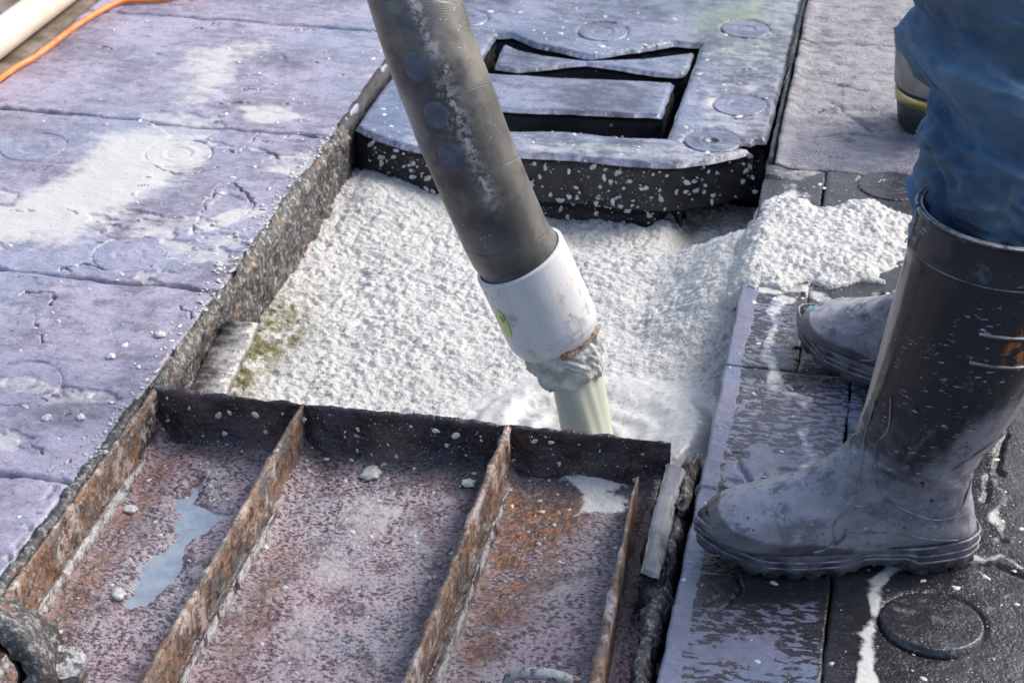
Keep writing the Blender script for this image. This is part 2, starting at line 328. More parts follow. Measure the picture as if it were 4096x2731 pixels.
MAT['rust'] = m_rust('rusted_steel', 0., 1.); MAT['rust_dark'] = m_rust('rusted_steel_tarred', .93, 0.); MAT['rust_top'] = m_rust('rusted_edge_pale', 0, 1., .75)
def m_edge():
    m = M('crusted_edge'); v = m.scale((1, 1, .45)); n1 = m.noise(26, 6, .75, v); n2 = m.noise(75, 5, .7, v); n3 = m.noise(190, 3, .6)
    col = m.mix(n1, (.018, .017, .018), (.075, .07, .068)); col = m.mix(m.ramp(m.noise(28, 5, .7, v), .56, .66, 0, .8), col, m.mix(n3, (.09, .038, .018), (.26, .13, .06)))
    col = m.mix(m.ramp(m.add(m.mul(m.noise(120, 5, .75), .85), m.mul(n1, .15)), .49, .62, 0, .75), col, m.mix(n3, (.25, .25, .235), (.50, .50, .48))); m.bump(n2, .004, .8); m.bump(n3, .002, .7)
    return m.done(col, m.ramp(n2, .35, .65, .35, .7), .5)
MAT['edge'] = m_edge()
MAT['greybar'] = m_plain('grey_coated_bar', (.13, .13, .135), (.27, .27, .275), 16, .42, .002, 50)
MAT['bracket'] = m_plain('wet_bracket', (.10, .085, .075), (.33, .325, .31), 55, .2, .003, 110, .7)
def m_hose():
    m = M('hose_fabric'); u = m.attr('su'); v = m.attr('sv'); n1 = m.noise(11, 5, .6); n2 = m.noise(36, 5, .6)
    wv = m.math('SINE', m.mul(m.add(u, m.mul(v, .012)), 3600.)); wrap = m.math('FRACT', m.mul(m.add(u, m.mul(v, .011)), 9.5))
    line = m.mul(m.ramp(wrap, .0, .02, 1, 0), m.ramp(n1, .4, .6))
    col = m.mix(m.ramp(n1, .35, .65), (.055, .055, .055), (.13, .127, .12)); col = m.mix(m.ramp(m.noise(7, 4), .5, .66, 0, .7), col, (.075, .046, .04))
    col = m.mix(m.ramp(m.noise(8, 4, .7), .46, .62, 0, .6), col, m.mix(n2, (.19, .19, .185), (.29, .24, .185)))
    col = m.mix(line, col, (.03, .03, .03)); col = m.mix(m.mul(m.attr('chalk'), m.ramp(m.noise(120, 4, .7), .46, .58)), col, (.58, .55, .53))
    sp = m.mul(m.ramp(m.vor(150), .15, .1), m.ramp(m.noise(10, 2), .5, .6)); col = m.mix(sp, col, (.6, .59, .57))
    m.bump(wv, .0002, .25); m.bump(n2, .0012, .5); m.bump(line, .001, .5)
    return m.done(col, .34, .55)
MAT['hose'] = m_hose(); MAT['patch'] = m_plain('hose_patch', (.075, .09, .12), (.13, .14, .17), 60, .5, .0006, 120)
def m_sleeve():
    m = M('sleeve_paint'); v = m.attr('sv'); u = m.attr('su'); cb = m.n('ShaderNodeCombineXYZ'); m.link(cb.inputs[0], m.mul(v, 2.2)); m.link(cb.inputs[1], m.mul(u, 10.)); st = m.noise(2.6, 4, .6, cb.outputs[0]); n = m.noise(30, 5, .6)
    col = m.mix(n, (.56, .56, .57), (.70, .70, .70)); col = m.mix(m.ramp(st, .55, .7, 0, .55), col, (.62, .47, .30)); col = m.mix(m.ramp(m.noise(17, 5, .7), .56, .66, 0, .6), col, (.25, .25, .26))
    col = m.mix(m.ramp(m.noise(40, 4, .7), .68, .72), col, (.25, .11, .04)); seam = m.ramp(m.math('ABSOLUTE', m.math('SUBTRACT', m.math('FRACT', m.mul(v, 2.2)), .5)), .012, .004); col = m.mix(m.mul(seam, .5), col, (.25, .25, .26))
    m.bump(n, .001, .4); return m.done(col, .42, .5)
MAT['sleeve'] = m_sleeve()
def m_boot():
    m = M('boot_rubber'); du = m.attr('dust'); n1 = m.noise(16, 5, .62); n2 = m.noise(60, 5, .65)
    col = m.mix(n1, (.016, .016, .019), (.044, .044, .050)); dm = m.ramp(m.add(m.mul(du, .8), m.add(m.mul(n1, .75), m.mul(n2, .45))), .78, 1.28)
    col = m.mix(dm, col, m.mix(m.noise(11, 4), (.17, .16, .21), (.34, .33, .345))); nz = m.n('ShaderNodeSeparateXYZ'); m.link(nz.inputs[0], m.n('ShaderNodeNewGeometry').outputs['Normal']); col = m.mix(m.mul(m.ramp(nz.outputs[2], .35, .95, 0, .75), m.ramp(n2, .3, .6)), col, (.44, .43, .44)); col = m.mix(m.ramp(m.noise(30, 5, .75), .60, .66, 0, .45), col, (.10, .16, .21))  # upward faces painted lighter for the sky's sheen, over the dust
    v = m.scale((75, 75, 330), 0); sc = m.mul(m.ramp(m.noise(1, 3, .6, v), .64, .67), m.ramp(m.noise(10, 3), .42, .55)); col = m.mix(m.mul(sc, .85), col, (.46, .46, .56))
    bl = m.ramp(m.noise(55, 3, .6), .69, .72); col = m.mix(bl, col, (.012, .012, .012)); col = m.mix(m.mul(m.ramp(m.noise(34, 6, .72), .52, .62), m.math('MULTIPLY', dm, .7)), col, (.07, .07, .085)); col = m.mix(m.mul(m.ramp(m.vor(75), .14, .09), m.mul(dm, .8)), col, (.03, .03, .032)); col = m.mix(m.ramp(m.attr('rust'), .35, .8), col, m.mix(m.ramp(n2, .45, .55), col, (.42, .15, .03)))
    gd = m.attr('guard'); col = m.mix(m.mul(gd, .75), col, (.035, .035, .038)); wq = m.n('ShaderNodeTexChecker'); m.link(wq.inputs['Vector'], m.pos); wq.inputs['Scale'].default_value = 420; m.bump(m.mul(gd, wq.outputs['Fac']), .0012, .8)
    m.bump(n2, .0009, .4); m.bump(n1, .002, .3)
    return m.done(col, m.mixf(dm, .2, .36), .5)
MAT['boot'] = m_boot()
MAT['sole'] = m_plain('boot_sole', (.03, .03, .034), (.14, .14, .165), 45, .4, .002, 120); MAT['seam'] = m_plain('boot_seam', (.08, .08, .095), (.26, .26, .295), 60, .5, .001, 120)
MAT['pad'] = m_plain('boot_toe_pad', (.03, .03, .033), (.055, .055, .058), 40, .6, .0015, 400)
MAT['teal'] = m_plain('teal_paint', (.12, .36, .34), (.3, .5, .48), 80, .6, .001, 150)
def m_denim():
    m = M('denim'); n1 = m.noise(9, 5, .6); n2 = m.noise(35, 4, .6); v = m.scale((900, 900, 330)); fi = m.noise(1, 2, .5, v); v2 = m.scale((380, 380, 1500)); f2 = m.noise(1, 2, .5, v2)
    wear = m.attr('wear'); col = m.mix(m.ramp(n1, .35, .65), (.035, .09, .165), (.085, .19, .33)); col = m.mix(m.mul(wear, m.ramp(n2, .3, .7, .3, 1.)), col, (.19, .33, .48))
    col = m.mix(m.ramp(m.add(fi, f2), .9, 1.2, 0, .45), col, (.13, .2, .32)); col = m.mix(m.ramp(m.noise(6, 4, .65), .55, .7, 0, .6), col, (.028, .022, .026))
    m.bump(m.add(fi, f2), .0016, .8); m.bump(n2, .003, .4); return m.done(col, .85, .15, **{'Sheen Weight': .25})
MAT['denim'] = m_denim()
MAT['pipe'] = m_plain('beige_pipe', (.66, .54, .42), (.74, .66, .55), 12, .5, .0008, 40)
MAT['cable'] = m_plain('orange_cable', (.78, .17, .03), (.85, .26, .07), 30, .4, .0005, 90)
MAT['dirt'] = m_plain('brown_boards', (.10, .075, .055), (.22, .18, .145), 16, .8, .004, 50)
MAT['deck'] = m_plain('dark_steel', (.012, .012, .012), (.025, .024, .023), 10, .7, .002, 40)
MAT['ground'] = m_plain('ground_asphalt', (.04, .04, .04), (.065, .063, .06), 8, .9, .003, 60)
MAT['water'] = m_plain('sky_puddle', (.22, .27, .33), (.31, .36, .41), 45, .06, .0006, 35, .9)  # bluish base colour stands in for the sky reflected in the water
MAT['brass'] = m_plain('brass_band', (.45, .36, .12), (.6, .5, .25), 20, .25, .0006, 60, .5, 1.); MAT['tin'] = m_plain('grey_tin', (.24, .22, .2), (.36, .33, .31), 20, .5, .001, 70)
MAT['sticker'] = m_plain('lime_sticker', (.50, .62, .16), (.58, .68, .28), 60, .4, .0002, 90); MAT['ink'] = m_plain('sticker_ink', (.03, .05, .03), (.08, .1, .05), 60, .5, .0002, 90)
MAT['gold'] = m_plain('yellow_chip', (.4, .27, .03), (.55, .42, .1), 60, .7, .001, 90)

# ------------------------------------------------------------------ ground and deck
def box_mesh(name, boxes):
    V = []; F = []
    for (x0, x1, y0, y1, z0, z1) in boxes:
        b = len(V); V += [(x, y, z) for z in (z0, z1) for x, y in ((x0, y0), (x1, y0), (x1, y1), (x0, y1))]
        F += [[b+i for i in f] for f in ((3, 2, 1, 0), (4, 5, 6, 7), (0, 1, 5, 4), (1, 2, 6, 5), (2, 3, 7, 6), (3, 0, 4, 7))]
    return mesh(name, V, np.array(F), smooth=False)
g = obj('ground', mesh('ground', [(-400, -400, -.6), (400, -400, -.6), (400, 400, -.6), (-400, 400, -.6)], np.array([[0, 1, 2, 3]]), smooth=False), MAT['ground'])
tag(g, 'dark asphalt yard under the deck', kind='structure')
deck = obj('deck', box_mesh('deck', [(-1.10, -.438, -1.3, 2.4, -.6, -.045), (.296, 1.5, -1.3, 2.4, -.6, -.044), (-.437, .295, 2.02, 2.4, -.6, -.043), (-.437, .295, -1.3, -1.02, -.6, -.042)]), MAT['deck'])
tag(deck, 'black steel deck covered with worn rubber mats round the open pit', kind='structure')

CAPS_L = [(-0.914,0.469),(-0.669,0.496),(-0.610,0.138),(-0.607,-0.240)]; CAP_R = [(0.567,-0.499),(0.492,0.614)]; RC = .055
CRACKS = [ ([(-0.676,0.707),(-0.633,0.720),(-0.592,0.741),(-0.557,0.732)], .004), ([(-0.655,0.783),(-0.651,0.777),(-0.623,0.785)], .004), ([(-0.595,0.524),(-0.575,0.519),(-0.569,0.557),(-0.565,0.613)], .005), ([(-0.552,0.575),(-0.521,0.574),(-0.515,0.590),(-0.516,0.624)], .005), ([(-0.530,0.537),(-0.502,0.516),(-0.473,0.519)], .005),
    ([(-0.560,0.384),(-0.545,0.404),(-0.514,0.377),(-0.482,0.335),(-0.482,0.304)], .005), ([(-0.546,0.229),(-0.558,0.319),(-0.560,0.384)], .003), ([(-0.693,0.441),(-0.646,0.416),(-0.613,0.427),(-0.586,0.455)], .003), ([(-0.688,0.068),(-0.665,0.094),(-0.634,0.086),(-0.594,0.088),(-0.564,0.105)], .007), ([(-0.545,0.057),(-0.515,0.057),(-0.470,0.053)], .004),
    ([(-0.726,-0.028),(-0.707,-0.007),(-0.671,0.001),(-0.656,-0.033)], .006), ([(-0.668,-0.061),(-0.644,-0.106),(-0.623,-0.139)], .003), ([(-0.484,-0.434),(-0.481,-0.411),(-0.471,-0.395)], .004), ([(-0.466,-0.447),(-0.459,-0.509),(-0.458,-0.570),(-0.459,-0.613)], .005), ([(-0.600,-0.238),(-0.579,-0.232)], .003), ([(-0.686,1.075),(-0.590,1.105),(-0.504,1.109)], .004), ([(-0.517,-0.303),(-0.494,-0.287)], .002)]
_r = np.random.RandomState(12); HAIR = []
for _k in range(46):
    _x, _y = _r.uniform(-1.05, -.46), _r.uniform(-.75, 1.1); _l = _r.uniform(.008, .05); _a = _r.normal(0, .35); HAIR.append(([(_x, _y), (_x+_l*.5*math.cos(_a), _y+_l*.5*math.sin(_a)), (_x+_l*math.cos(_a-.3), _y+_l*math.sin(_a-.3))], _r.uniform(.0015, .0035)))
DUSTP = [ ([(-0.826,0.539),(-0.735,0.587),(-0.669,0.517),(-0.634,0.385),(-0.646,0.285),(-0.690,0.168),(-0.783,0.127),(-0.863,0.117),(-0.904,0.199),(-0.845,0.291),(-0.811,0.382)], .07, .62), ([(-0.827,0.956),(-0.709,1.039),(-0.658,0.991),(-0.665,0.812),(-0.691,0.703),(-0.752,0.651),(-0.780,0.767)], .08, .46), ([(-0.701,0.520),(-0.640,0.542),(-0.610,0.459),(-0.663,0.421)], .03, .5),
    ([(-0.542,0.275),(-0.516,0.352),(-0.477,0.321),(-0.498,0.269),(-0.535,0.216)], .012, .55), ([(-0.651,0.702),(-0.539,0.725),(-0.511,0.663),(-0.615,0.622)], .02, .5), ([(-0.529,0.484),(-0.485,0.511),(-0.476,0.461),(-0.508,0.445)], .02, .55)]
def chips(x, y, s, k=.34): return sstep(0, .035, fbm(x*.55, y, 8, 6, s, .58)-k)
def left_chip(x, y): return chips(x, y, 23, .36-.10*np.exp(-((x+.50)/.10)**2)*(y > 0))
def left_h(x, y):
    z = fbm(x, y, 4, 3, 1)*.003+fbm(x*.6, y, 45, 3, 2)*.0006+fbm(x, y, 25, 3, 4)*.0008
    for cx, cy in CAPS_L:
        r_ = np.hypot(x-cx, y-cy); z = z-.0045*np.exp(-((r_-RC-.0005)/.0016)**2)*np.clip(2.2*vn(x*26, y*26, 3)-.7, 0, 1)-.0035*(r_ < RC-.002)
    z = z-.0032*left_chip(x, y)
    jx = x+fbm(x, y, 70, 3, 8)*.006; jy = y+fbm(x, y, 70, 3, 11)*.007; wv_ = .05+1.5*np.clip(fbm(x, y, 45, 3, 15)+.35, 0, 1)
    for pl, wd in CRACKS+HAIR:
        d = pdist(jx, jy, pl); z = z-.011*sstep(1., .45, d/(wd*.46*wv_)); d2 = pdist(jx, jy-.006, pl); z = z+.0014*np.exp(-(d2/.012)**2)*(d > wd*.4)
    zz = pdist(x, y, [(-0.541,0.215),(-0.553,0.304),(-0.541,0.371),(-0.494,0.341),(-0.478,0.312),(-0.499,0.254)], True); z = z-.002*sstep(.004, 0, sdf(x+fbm(x, y, 40, 3, 2)*.006, y+fbm(x, y, 40, 3, 6)*.006, [(-0.541,0.215),(-0.553,0.304),(-0.541,0.371),(-0.494,0.341),(-0.478,0.312),(-0.499,0.254)]))
    return z
def left_dust(x, y):
    d = np.zeros_like(x)
    for pl, wd, a in DUSTP: d = np.maximum(d, a*sstep(wd, -wd, sdf(x+fbm(x, y, 9, 3, 3)*.04, y+fbm(x, y, 12, 3, 7)*.04, pl)))
    d = np.maximum(d, .34*left_chip(x, y)); e = np.abs(x+.43); d = np.maximum(d, .42*sstep(.03, .0, e)*(y < .62)); return d
zero = lambda x, y: np.zeros_like(x)
LA = {'dust': left_dust, 'stain_shade': zero}
for (y0, y1, x0, x1, rs_) in [(-1.2, -.4415, -1.1, -.449, .004), (-.4375, .052, -1.1, -.441, .0019), (.0555, .612, -1.1, -.441, .0021), (.616, 1.112, -1.1, -.441, .0032), (1.115, 1.62, -1.1, -.436, .006), (1.624, 2.2, -1.1, -.436, .012)]:
    sk = .05
    o = grid_slab('rubber_mat', x0, x1, y0, y1, rs_, (lambda f: (lambda x, y: f(x, y)))(left_h), LA, MAT['mat_left'], deck, .004, .006, .045, int(y0*10)+20)
    o['y0'] = y0
    for cx, cy in CAPS_L:
        if y0 < cy < y1: o['cap'] = 1
left_mats = [c for c in deck.children]
def right_wet_sheen(x, y):  # wet, glossier areas that also carry painted sky reflections
    a = sstep(.02, -.03, sdf(x, y, [(0.279,-0.031),(0.460,-0.015),(0.486,-0.097),(0.450,-0.244),(0.338,-0.277),(0.282,-0.241)])); b = sstep(.02, -.03, sdf(x, y, [(0.275,-0.538),(0.445,-0.486),(0.460,-0.644),(0.282,-0.681)]))
    c = .6*sstep(.02, -.03, sdf(x, y, [(0.282,0.218),(0.376,0.211),(0.391,0.004),(0.283,-0.018)])); return np.maximum(np.maximum(a, b), c)
def cap(cx, cy, z, matn, parent, seed, dimple=False, r0=RC, ring=True, lift=0., hz=zero):
    nr, na = 26, 96; rr = np.linspace(0, 1, nr)**.8*r0; a = np.linspace(0, 2*math.pi, na, endpoint=False); Rr, A = np.meshgrid(rr, a, indexing='ij')
    X = cx+Rr*np.cos(A)*(1+.02*np.sin(2*A+seed)); Y = cy+Rr*np.sin(A); Z = z+hz(X, Y)-(.0042 if not lift else .011)*sstep(r0*.965, r0, Rr)+fbm(X, Y, 30, 3, seed)*.0008
    if ring: Z = Z+(.0007*np.exp(-((Rr-r0*.5)/.004)**2)-.0011*np.exp(-((Rr-r0*.36)/.003)**2))*(.2+1.2*vn(X*30, Y*30, seed))
    if dimple: Z = Z-.012*(Rr < .011)
    Z = Z+lift*(Y-cy)/r0
    at = {'dust': left_dust(X, Y)*.9+.06*(seed % 3), 'stain_shade': X*0, 'wet': (right_wet_sheen(X, Y) if matn == 'mat_right' else X*0)}
    return obj('bolt_cap', mesh('bolt_cap', np.stack([X, Y, Z], -1).reshape(-1, 3), quads(nr, na, False, True), {k: v.ravel() for k, v in at.items()}), MAT[matn], parent)
for i, (cx, cy) in enumerate(CAPS_L):
    par = [o for o in left_mats if o['y0'] < cy][-1]; cap(cx, cy, -.0003, 'mat_left', par, i+1, hz=lambda x, y: fbm(x, y, 4, 3, 1)*.003+fbm(x, y, 25, 3, 4)*.0008)
for o in left_mats:
    for k in ('y0', 'cap'):
        if k in o: del o[k]

SMEAR = [ ([(0.528,-0.396),(0.516,-0.432),(0.506,-0.489),(0.502,-0.543),(0.501,-0.635)], .010, 1.3), ([(0.347,0.192),(0.343,0.127),(0.342,0.065),(0.348,0.019),(0.365,-0.035),(0.396,-0.073),(0.405,-0.114)], .011, .95), ([(0.406,-0.124),(0.400,-0.156),(0.416,-0.193),(0.424,-0.240)], .008, .8), ([(0.343,0.659),(0.344,0.558),(0.321,0.505)], .02, .75), ([(0.609,-0.379),(0.643,-0.356),(0.667,-0.375)], .004, .6),
    ([(0.641,-0.194),(0.650,-0.249),(0.638,-0.331)], .006, .6), ([(0.527,-0.545),(0.577,-0.578),(0.621,-0.532)], .003, .5), ([(0.624,-0.464),(0.636,-0.446),(0.655,-0.426)], .004, .55), ([(0.316,0.225),(0.381,0.232),(0.413,0.206)], .012, .9)]
def right_h(x, y):
    z = fbm(x, y, 5, 3, 31)*.002+fbm(x*.4, y, 55, 3, 32)*.0008+fbm(x, y, 22, 3, 33)*.0010-.003*chips(x, y, 43, .30)
    for cx, cy in CAP_R:
        r_ = np.hypot(x-cx, y-cy); z = z-.0045*np.exp(-((r_-RC-.001)/.0022)**2)*(.35+vn(x*40, y*40, 3))-.004*(r_ < RC-.002)
    for pl, wd in [([(0.575,-0.368),(0.623,-0.376),(0.670,-0.399)], .004), ([(0.352,-0.458),(0.359,-0.481),(0.352,-0.510),(0.331,-0.530)], .003), ([(0.310,-0.475),(0.330,-0.483),(0.340,-0.501),(0.324,-0.516)], .0025), ([(0.334,-0.230),(0.348,-0.266),(0.346,-0.290)], .004), ([(0.653,-0.103),(0.641,-0.165),(0.646,-0.193)], .004), ([(0.630,-0.197),(0.625,-0.254)], .003), ([(0.336,0.870),(0.385,0.930),(0.449,0.827)], .003), ([(0.307,1.049),(0.363,1.039),(0.434,1.002)], .003), ([(0.262,1.220),(0.320,1.209)], .003), ([(0.336,0.766),(0.421,0.811),(0.493,0.803)], .004), ([(0.460,1.383),(0.502,1.375)], .005), ([(0.391,1.247),(0.421,1.235)], .005), ([(0.373,0.938),(0.388,0.931)], .006)]:
        d = pdist(x+fbm(x, y, 50, 2, 8)*.005, y+fbm(x, y, 50, 2, 3)*.005, pl); z = z-.006*np.exp(-(d/(wd*.7))**2)
    return z+.006*sstep(.03, .0, np.abs(x-.30))*(y > .6)
def right_dust(x, y):
    d = np.zeros_like(x)
    for pl, wd, a in SMEAR:
        n = fbm(x, y, 30, 4, 12); d = np.maximum(d, .60*a*(.62+.75*np.clip(fbm(x, y, 18, 4, 19)+.35, 0, 1))*sstep(1.7*wd, .1*wd, pdist(x+fbm(x, y, 25, 3, 5)*.014, y+fbm(x, y, 25, 3, 6)*.014, pl)+n*wd*1.3))
    d = np.maximum(d, .24*sstep(.45, 1.0, y)+.10*sstep(.3, .6, y)); return np.minimum(d, .62)
def right_sheen(x, y):  # edge strip and patches where sky reflection is painted without gaps
    n = fbm(x, y, 18, 4, 61); a = sstep(.024, .012, np.abs(x-.296)+n*.006)*(y < .35); b = .9*sstep(.0, -.07, sdf(x+n*.03, y+fbm(x, y, 12, 4, 62)*.05, [(0.270,-0.539),(0.447,-0.517),(0.460,-0.644),(0.277,-0.682)])); c = .9*sstep(.02, -.03, sdf(x+n*.02, y, [(0.305,-0.256),(0.349,-0.167),(0.440,-0.246),(0.343,-0.322),(0.295,-0.351)])); return np.clip(np.maximum(np.maximum(a, b), c), 0, 1)
RA = {'dust': right_dust, 'stain_shade': zero, 'wet': right_wet_sheen, 'sheen_solid': right_sheen}
for i, (x0, x1, y0, y1, rs_, mt) in enumerate([(.291, .4562, -1.2, -.0006, .0022, 'mat_right'), (.4582, 1.2, -1.2, -.0008, .0030, 'mat_right'), (.289, .385, .0010, .64, .0024, 'mat_right'), (.3866, 1.2, .0008, .6455, .0034, 'mat_right'), (.300, 1.3, .6475, 1.235, .0042, 'mat_rear'), (.300, 1.3, 1.2368, 2.1, .008, 'mat_rear')]):
    o = grid_slab('rubber_mat', x0, x1, y0, y1, rs_, right_h, RA, MAT[mt], deck, .0012, .002, .045, 40+i); o['box'] = (x0, x1, y0, y1)
for i, (cx, cy) in enumerate(CAP_R):
    par = [o for o in deck.children if 'box' in o and o['box'][0] < cx < o['box'][1] and o['box'][2] < cy < o['box'][3]]
    cap(cx, cy, .0035 if i == 0 else -.0004, 'mat_right', par[0], i+2, ring=i != 0, lift=-.0045 if i == 0 else 0, hz=lambda x, y: fbm(x, y, 5, 3, 31)*.002+fbm(x, y, 22, 3, 33)*.0010)
for o in deck.children:
    if 'box' in o: del o['box']

# ------------------------------------------------------------------ rear hatch cover
ZC = -.02
front = [(-0.451,0.733),(-0.432,0.713),(-0.410,0.695),(-0.364,0.670),(-0.302,0.639),(-0.229,0.639),(-0.120,0.659),(-0.024,0.666),(0.053,0.661),(0.136,0.669),(0.181,0.697),(0.228,0.725),(0.274,0.777)]
cover = empty('hatch_cover', (-.07, 1.3, -.1)); cover_loc = Vector(cover.location)
tag(cover, 'rubber clad hatch cover with slotted opening lying across the far end of the pit', 'hatch cover')
hole = [(-0.284,1.198),(-0.253,1.207),(-0.201,1.165),(-0.086,1.128),(0.000,1.183),(0.062,1.229),(0.112,1.231),(0.108,0.773),(0.037,0.764),(-0.069,0.767),(-0.157,0.750),(-0.283,0.735)]
CAPS_C = [(-0.083,1.257),(0.188,1.329),(0.216,0.948),(0.186,0.779),(-0.368,1.277)]
def cover_h(x, y):
    z = fbm(x, y, 5, 3, 51)*.004+fbm(x*.4, y, 50, 3, 52)*.0008+fbm(x, y, 20, 3, 53)*.0012
    for cx, cy in CAPS_C:
        r_ = np.hypot(x-cx, y-cy); z = z-.004*np.exp(-((r_-RC*.9)/.0025)**2)*(.35+vn(x*40, y*40, 3))-.005*(r_ < RC*.9-.002)
    for pl in [[(0.153,1.090),(0.216,1.114),(0.275,1.172)], [(0.147,0.879),(0.238,0.888),(0.287,0.928)], [(0.154,0.755),(0.220,0.760),(0.260,0.806)]]: z = z-.005*np.exp(-(pdist(x+fbm(x, y, 40, 2, 3)*.008, y+fbm(x, y, 40, 2, 4)*.006, pl)/.0035)**2)
    return z
def cover_dust(x, y):
    d = .28*sstep(.05, .2, x); d = np.maximum(d, .32*np.exp(-(pdist(x, y, [(-.3, .68), (0, .7), (.25, .74)])/.05)**2))
    d = np.maximum(d, .5*np.exp(-(pdist(x, y, [(0.169,0.950),(0.245,0.966)])/.03)**2)); return d
def cover_moss(x, y): return .7*np.exp(-(np.hypot((x-.17)/.09, (y-1.36)/.16))**2)
CA = {'dust': cover_dust, 'stain_shade': cover_moss, 'wet': zero}
fl = [tuple(p) for p in smooth_poly(front, 2)[:-4]]
outline = [(-.428, .80)]+[p for p in fl if p[0] > -.43]+[(.277, .80), (.284, 1.2), (.286, 1.98), (-.424, 1.98), (-.428, 1.2)]
def at_parent(o, p): o.parent = p; o.matrix_parent_inverse = Matrix.Translation(-Vector(p.location))
b = slab('slab', outline, [hole], ZC, .088, .0048, MAT['mat_cover'], None, .010, cover_h, CA, .001, 61, .004, MAT['black']); at_parent(b, cover)
bow = [(-0.265,1.177),(-0.226,1.147),(-0.170,1.129),(-0.094,1.122),(0.005,1.150),(0.068,1.186),(0.103,1.210),(0.104,1.138),(0.099,1.090),(0.080,1.080),(0.045,1.079),(-0.020,1.096),(-0.091,1.106),(-0.153,1.073),(-0.211,1.045),(-0.256,1.053)]
rect = [(-0.287,1.022),(-0.261,1.023),(-0.145,1.028),(-0.034,1.036),(0.086,1.046),(0.085,0.885),(-0.008,0.875),(-0.074,0.868),(-0.193,0.857),(-0.290,0.844)]
for k, pl in enumerate((bow, rect)):
    o = slab('cross_bar', pl, [], -.028, .075, .0048, MAT['mat_cover'], None, .007, lambda x, y: cover_h(x, y)*.6, CA, .001, 63+k, .003, MAT['black']); at_parent(o, cover)
    if k == 0: o['label'] = 'bow-tie shaped rubber bar pinched at its middle'
fx = [p[0] for p in fl if p[0] > -.43]; fy = [p[1] for p in fl if p[0] > -.43]; fx, fy = zip(*sorted(zip(fx, fy)))
yfront = lambda x: np.interp(x, fx, fy)
xs = np.linspace(-.30, .150, 40)
low = [(float(x), float(yfront(x)+.012)) for x in xs]+[(.150, .86), (-.30, .86)]
o = slab('lower_beam', low, [], ZC-.0895, .14, .006, MAT['black'], None, .004, None, None, .001, 66, .003); at_parent(o, cover)
# underside lining of the slotted opening, so that the gaps read as depth
o = obj('bottom_plate', box_mesh('bottom_plate', [(-.42, .28, .865, 1.97, -.20, -.125)]), MAT['deck']); at_parent(o, cover)
for i, (cx, cy) in enumerate(CAPS_C):
    o = cap(cx, cy, ZC-.0005, 'mat_cover', None, i+3, dimple=(i == 3), r0=RC*.88, hz=lambda x, y: fbm(x, y, 5, 3, 51)*.004+fbm(x, y, 20, 3, 53)*.0012); at_parent(o, cover)
# long rubber lip along the right flank of the cover
o = extr('side_strip', (.291, .70, -.02), (.291, 1.98, -.02), [(-.004, -.09), (-.005, 0), (-.001, .012), (.004, .010), (.004, -.09)], 260, MAT['edge'], None, .0018, 30, 5); at_parent(o, cover)

# ------------------------------------------------------------------ left pit edge
edge = empty('pit_edge', (-.432, .2, -.12)); tag(edge, 'rusted steel edge crusted with slurry between left mats and the wet slurry', 'steel edge')
def wall(name, y0, y1, mat, amp, seed, xo, res=.0028, zb=-.17):
    ny = int((y1-y0)/res); nz = 56; v = np.linspace(y0, y1, ny); tz = np.linspace(0, 1, nz); Y, T = np.meshgrid(v, tz, indexing='ij')
    lip = sstep(.14, .0, T); Z = .004+(zb-.004)*T+.004*fbm(Y, T*0, 30, 3, seed)*lip; X = xo+.004*T-.010*lip
    n = fbm(Y, Z*1.6, 14, 5, seed, .6)*amp*1.3+ridge(Y*1.6, Z*.5, 50, 4, seed+2)*amp*.8+np.maximum(0, fbm(Y, Z, 40, 3, seed+5))*amp*1.2
    X = X+n*(1-.3*lip); Z = Z+fbm(Y, T, 60, 2, seed+7)*.002
    o = obj(name, mesh(name, np.stack([X, Y, Z], -1).reshape(-1, 3), quads(ny, nz)), mat); at_parent(o, edge); return o
wall('edge_plate', -.30, .665, MAT['edge'], .007, 71, -.431)
wall('edge_plate', .668, 2.0, MAT['black'], .003, 75, -.434, .006)
bk = extr('bracket', (-.395, -.20, -.074), (-.402, .035, -.040), [(-.026, 0), (-.024, .006), (.024, .006), (.026, .003), (.026, -.006), (-.026, -.008)], 150, MAT['bracket'], None, .0022, 60, 6); at_parent(bk, edge)
bk['label'] = 'flat bracket smeared with wet grey cement'
# dark linings of the pit
pit = obj('pit', box_mesh('pit', [(-.50, -.440, -1.0, 2.0, -.5, -.046), (.2975, .35, -1.0, 2.0, -.5, -.046), (-.44, .297, 1.985, 2.01, -.5, -.05), (-.44, .297, -1.0, 2.0, -.52, -.5)]), MAT['deck']); tag(pit, 'dark steel lining of the pit under the slurry', kind='structure')

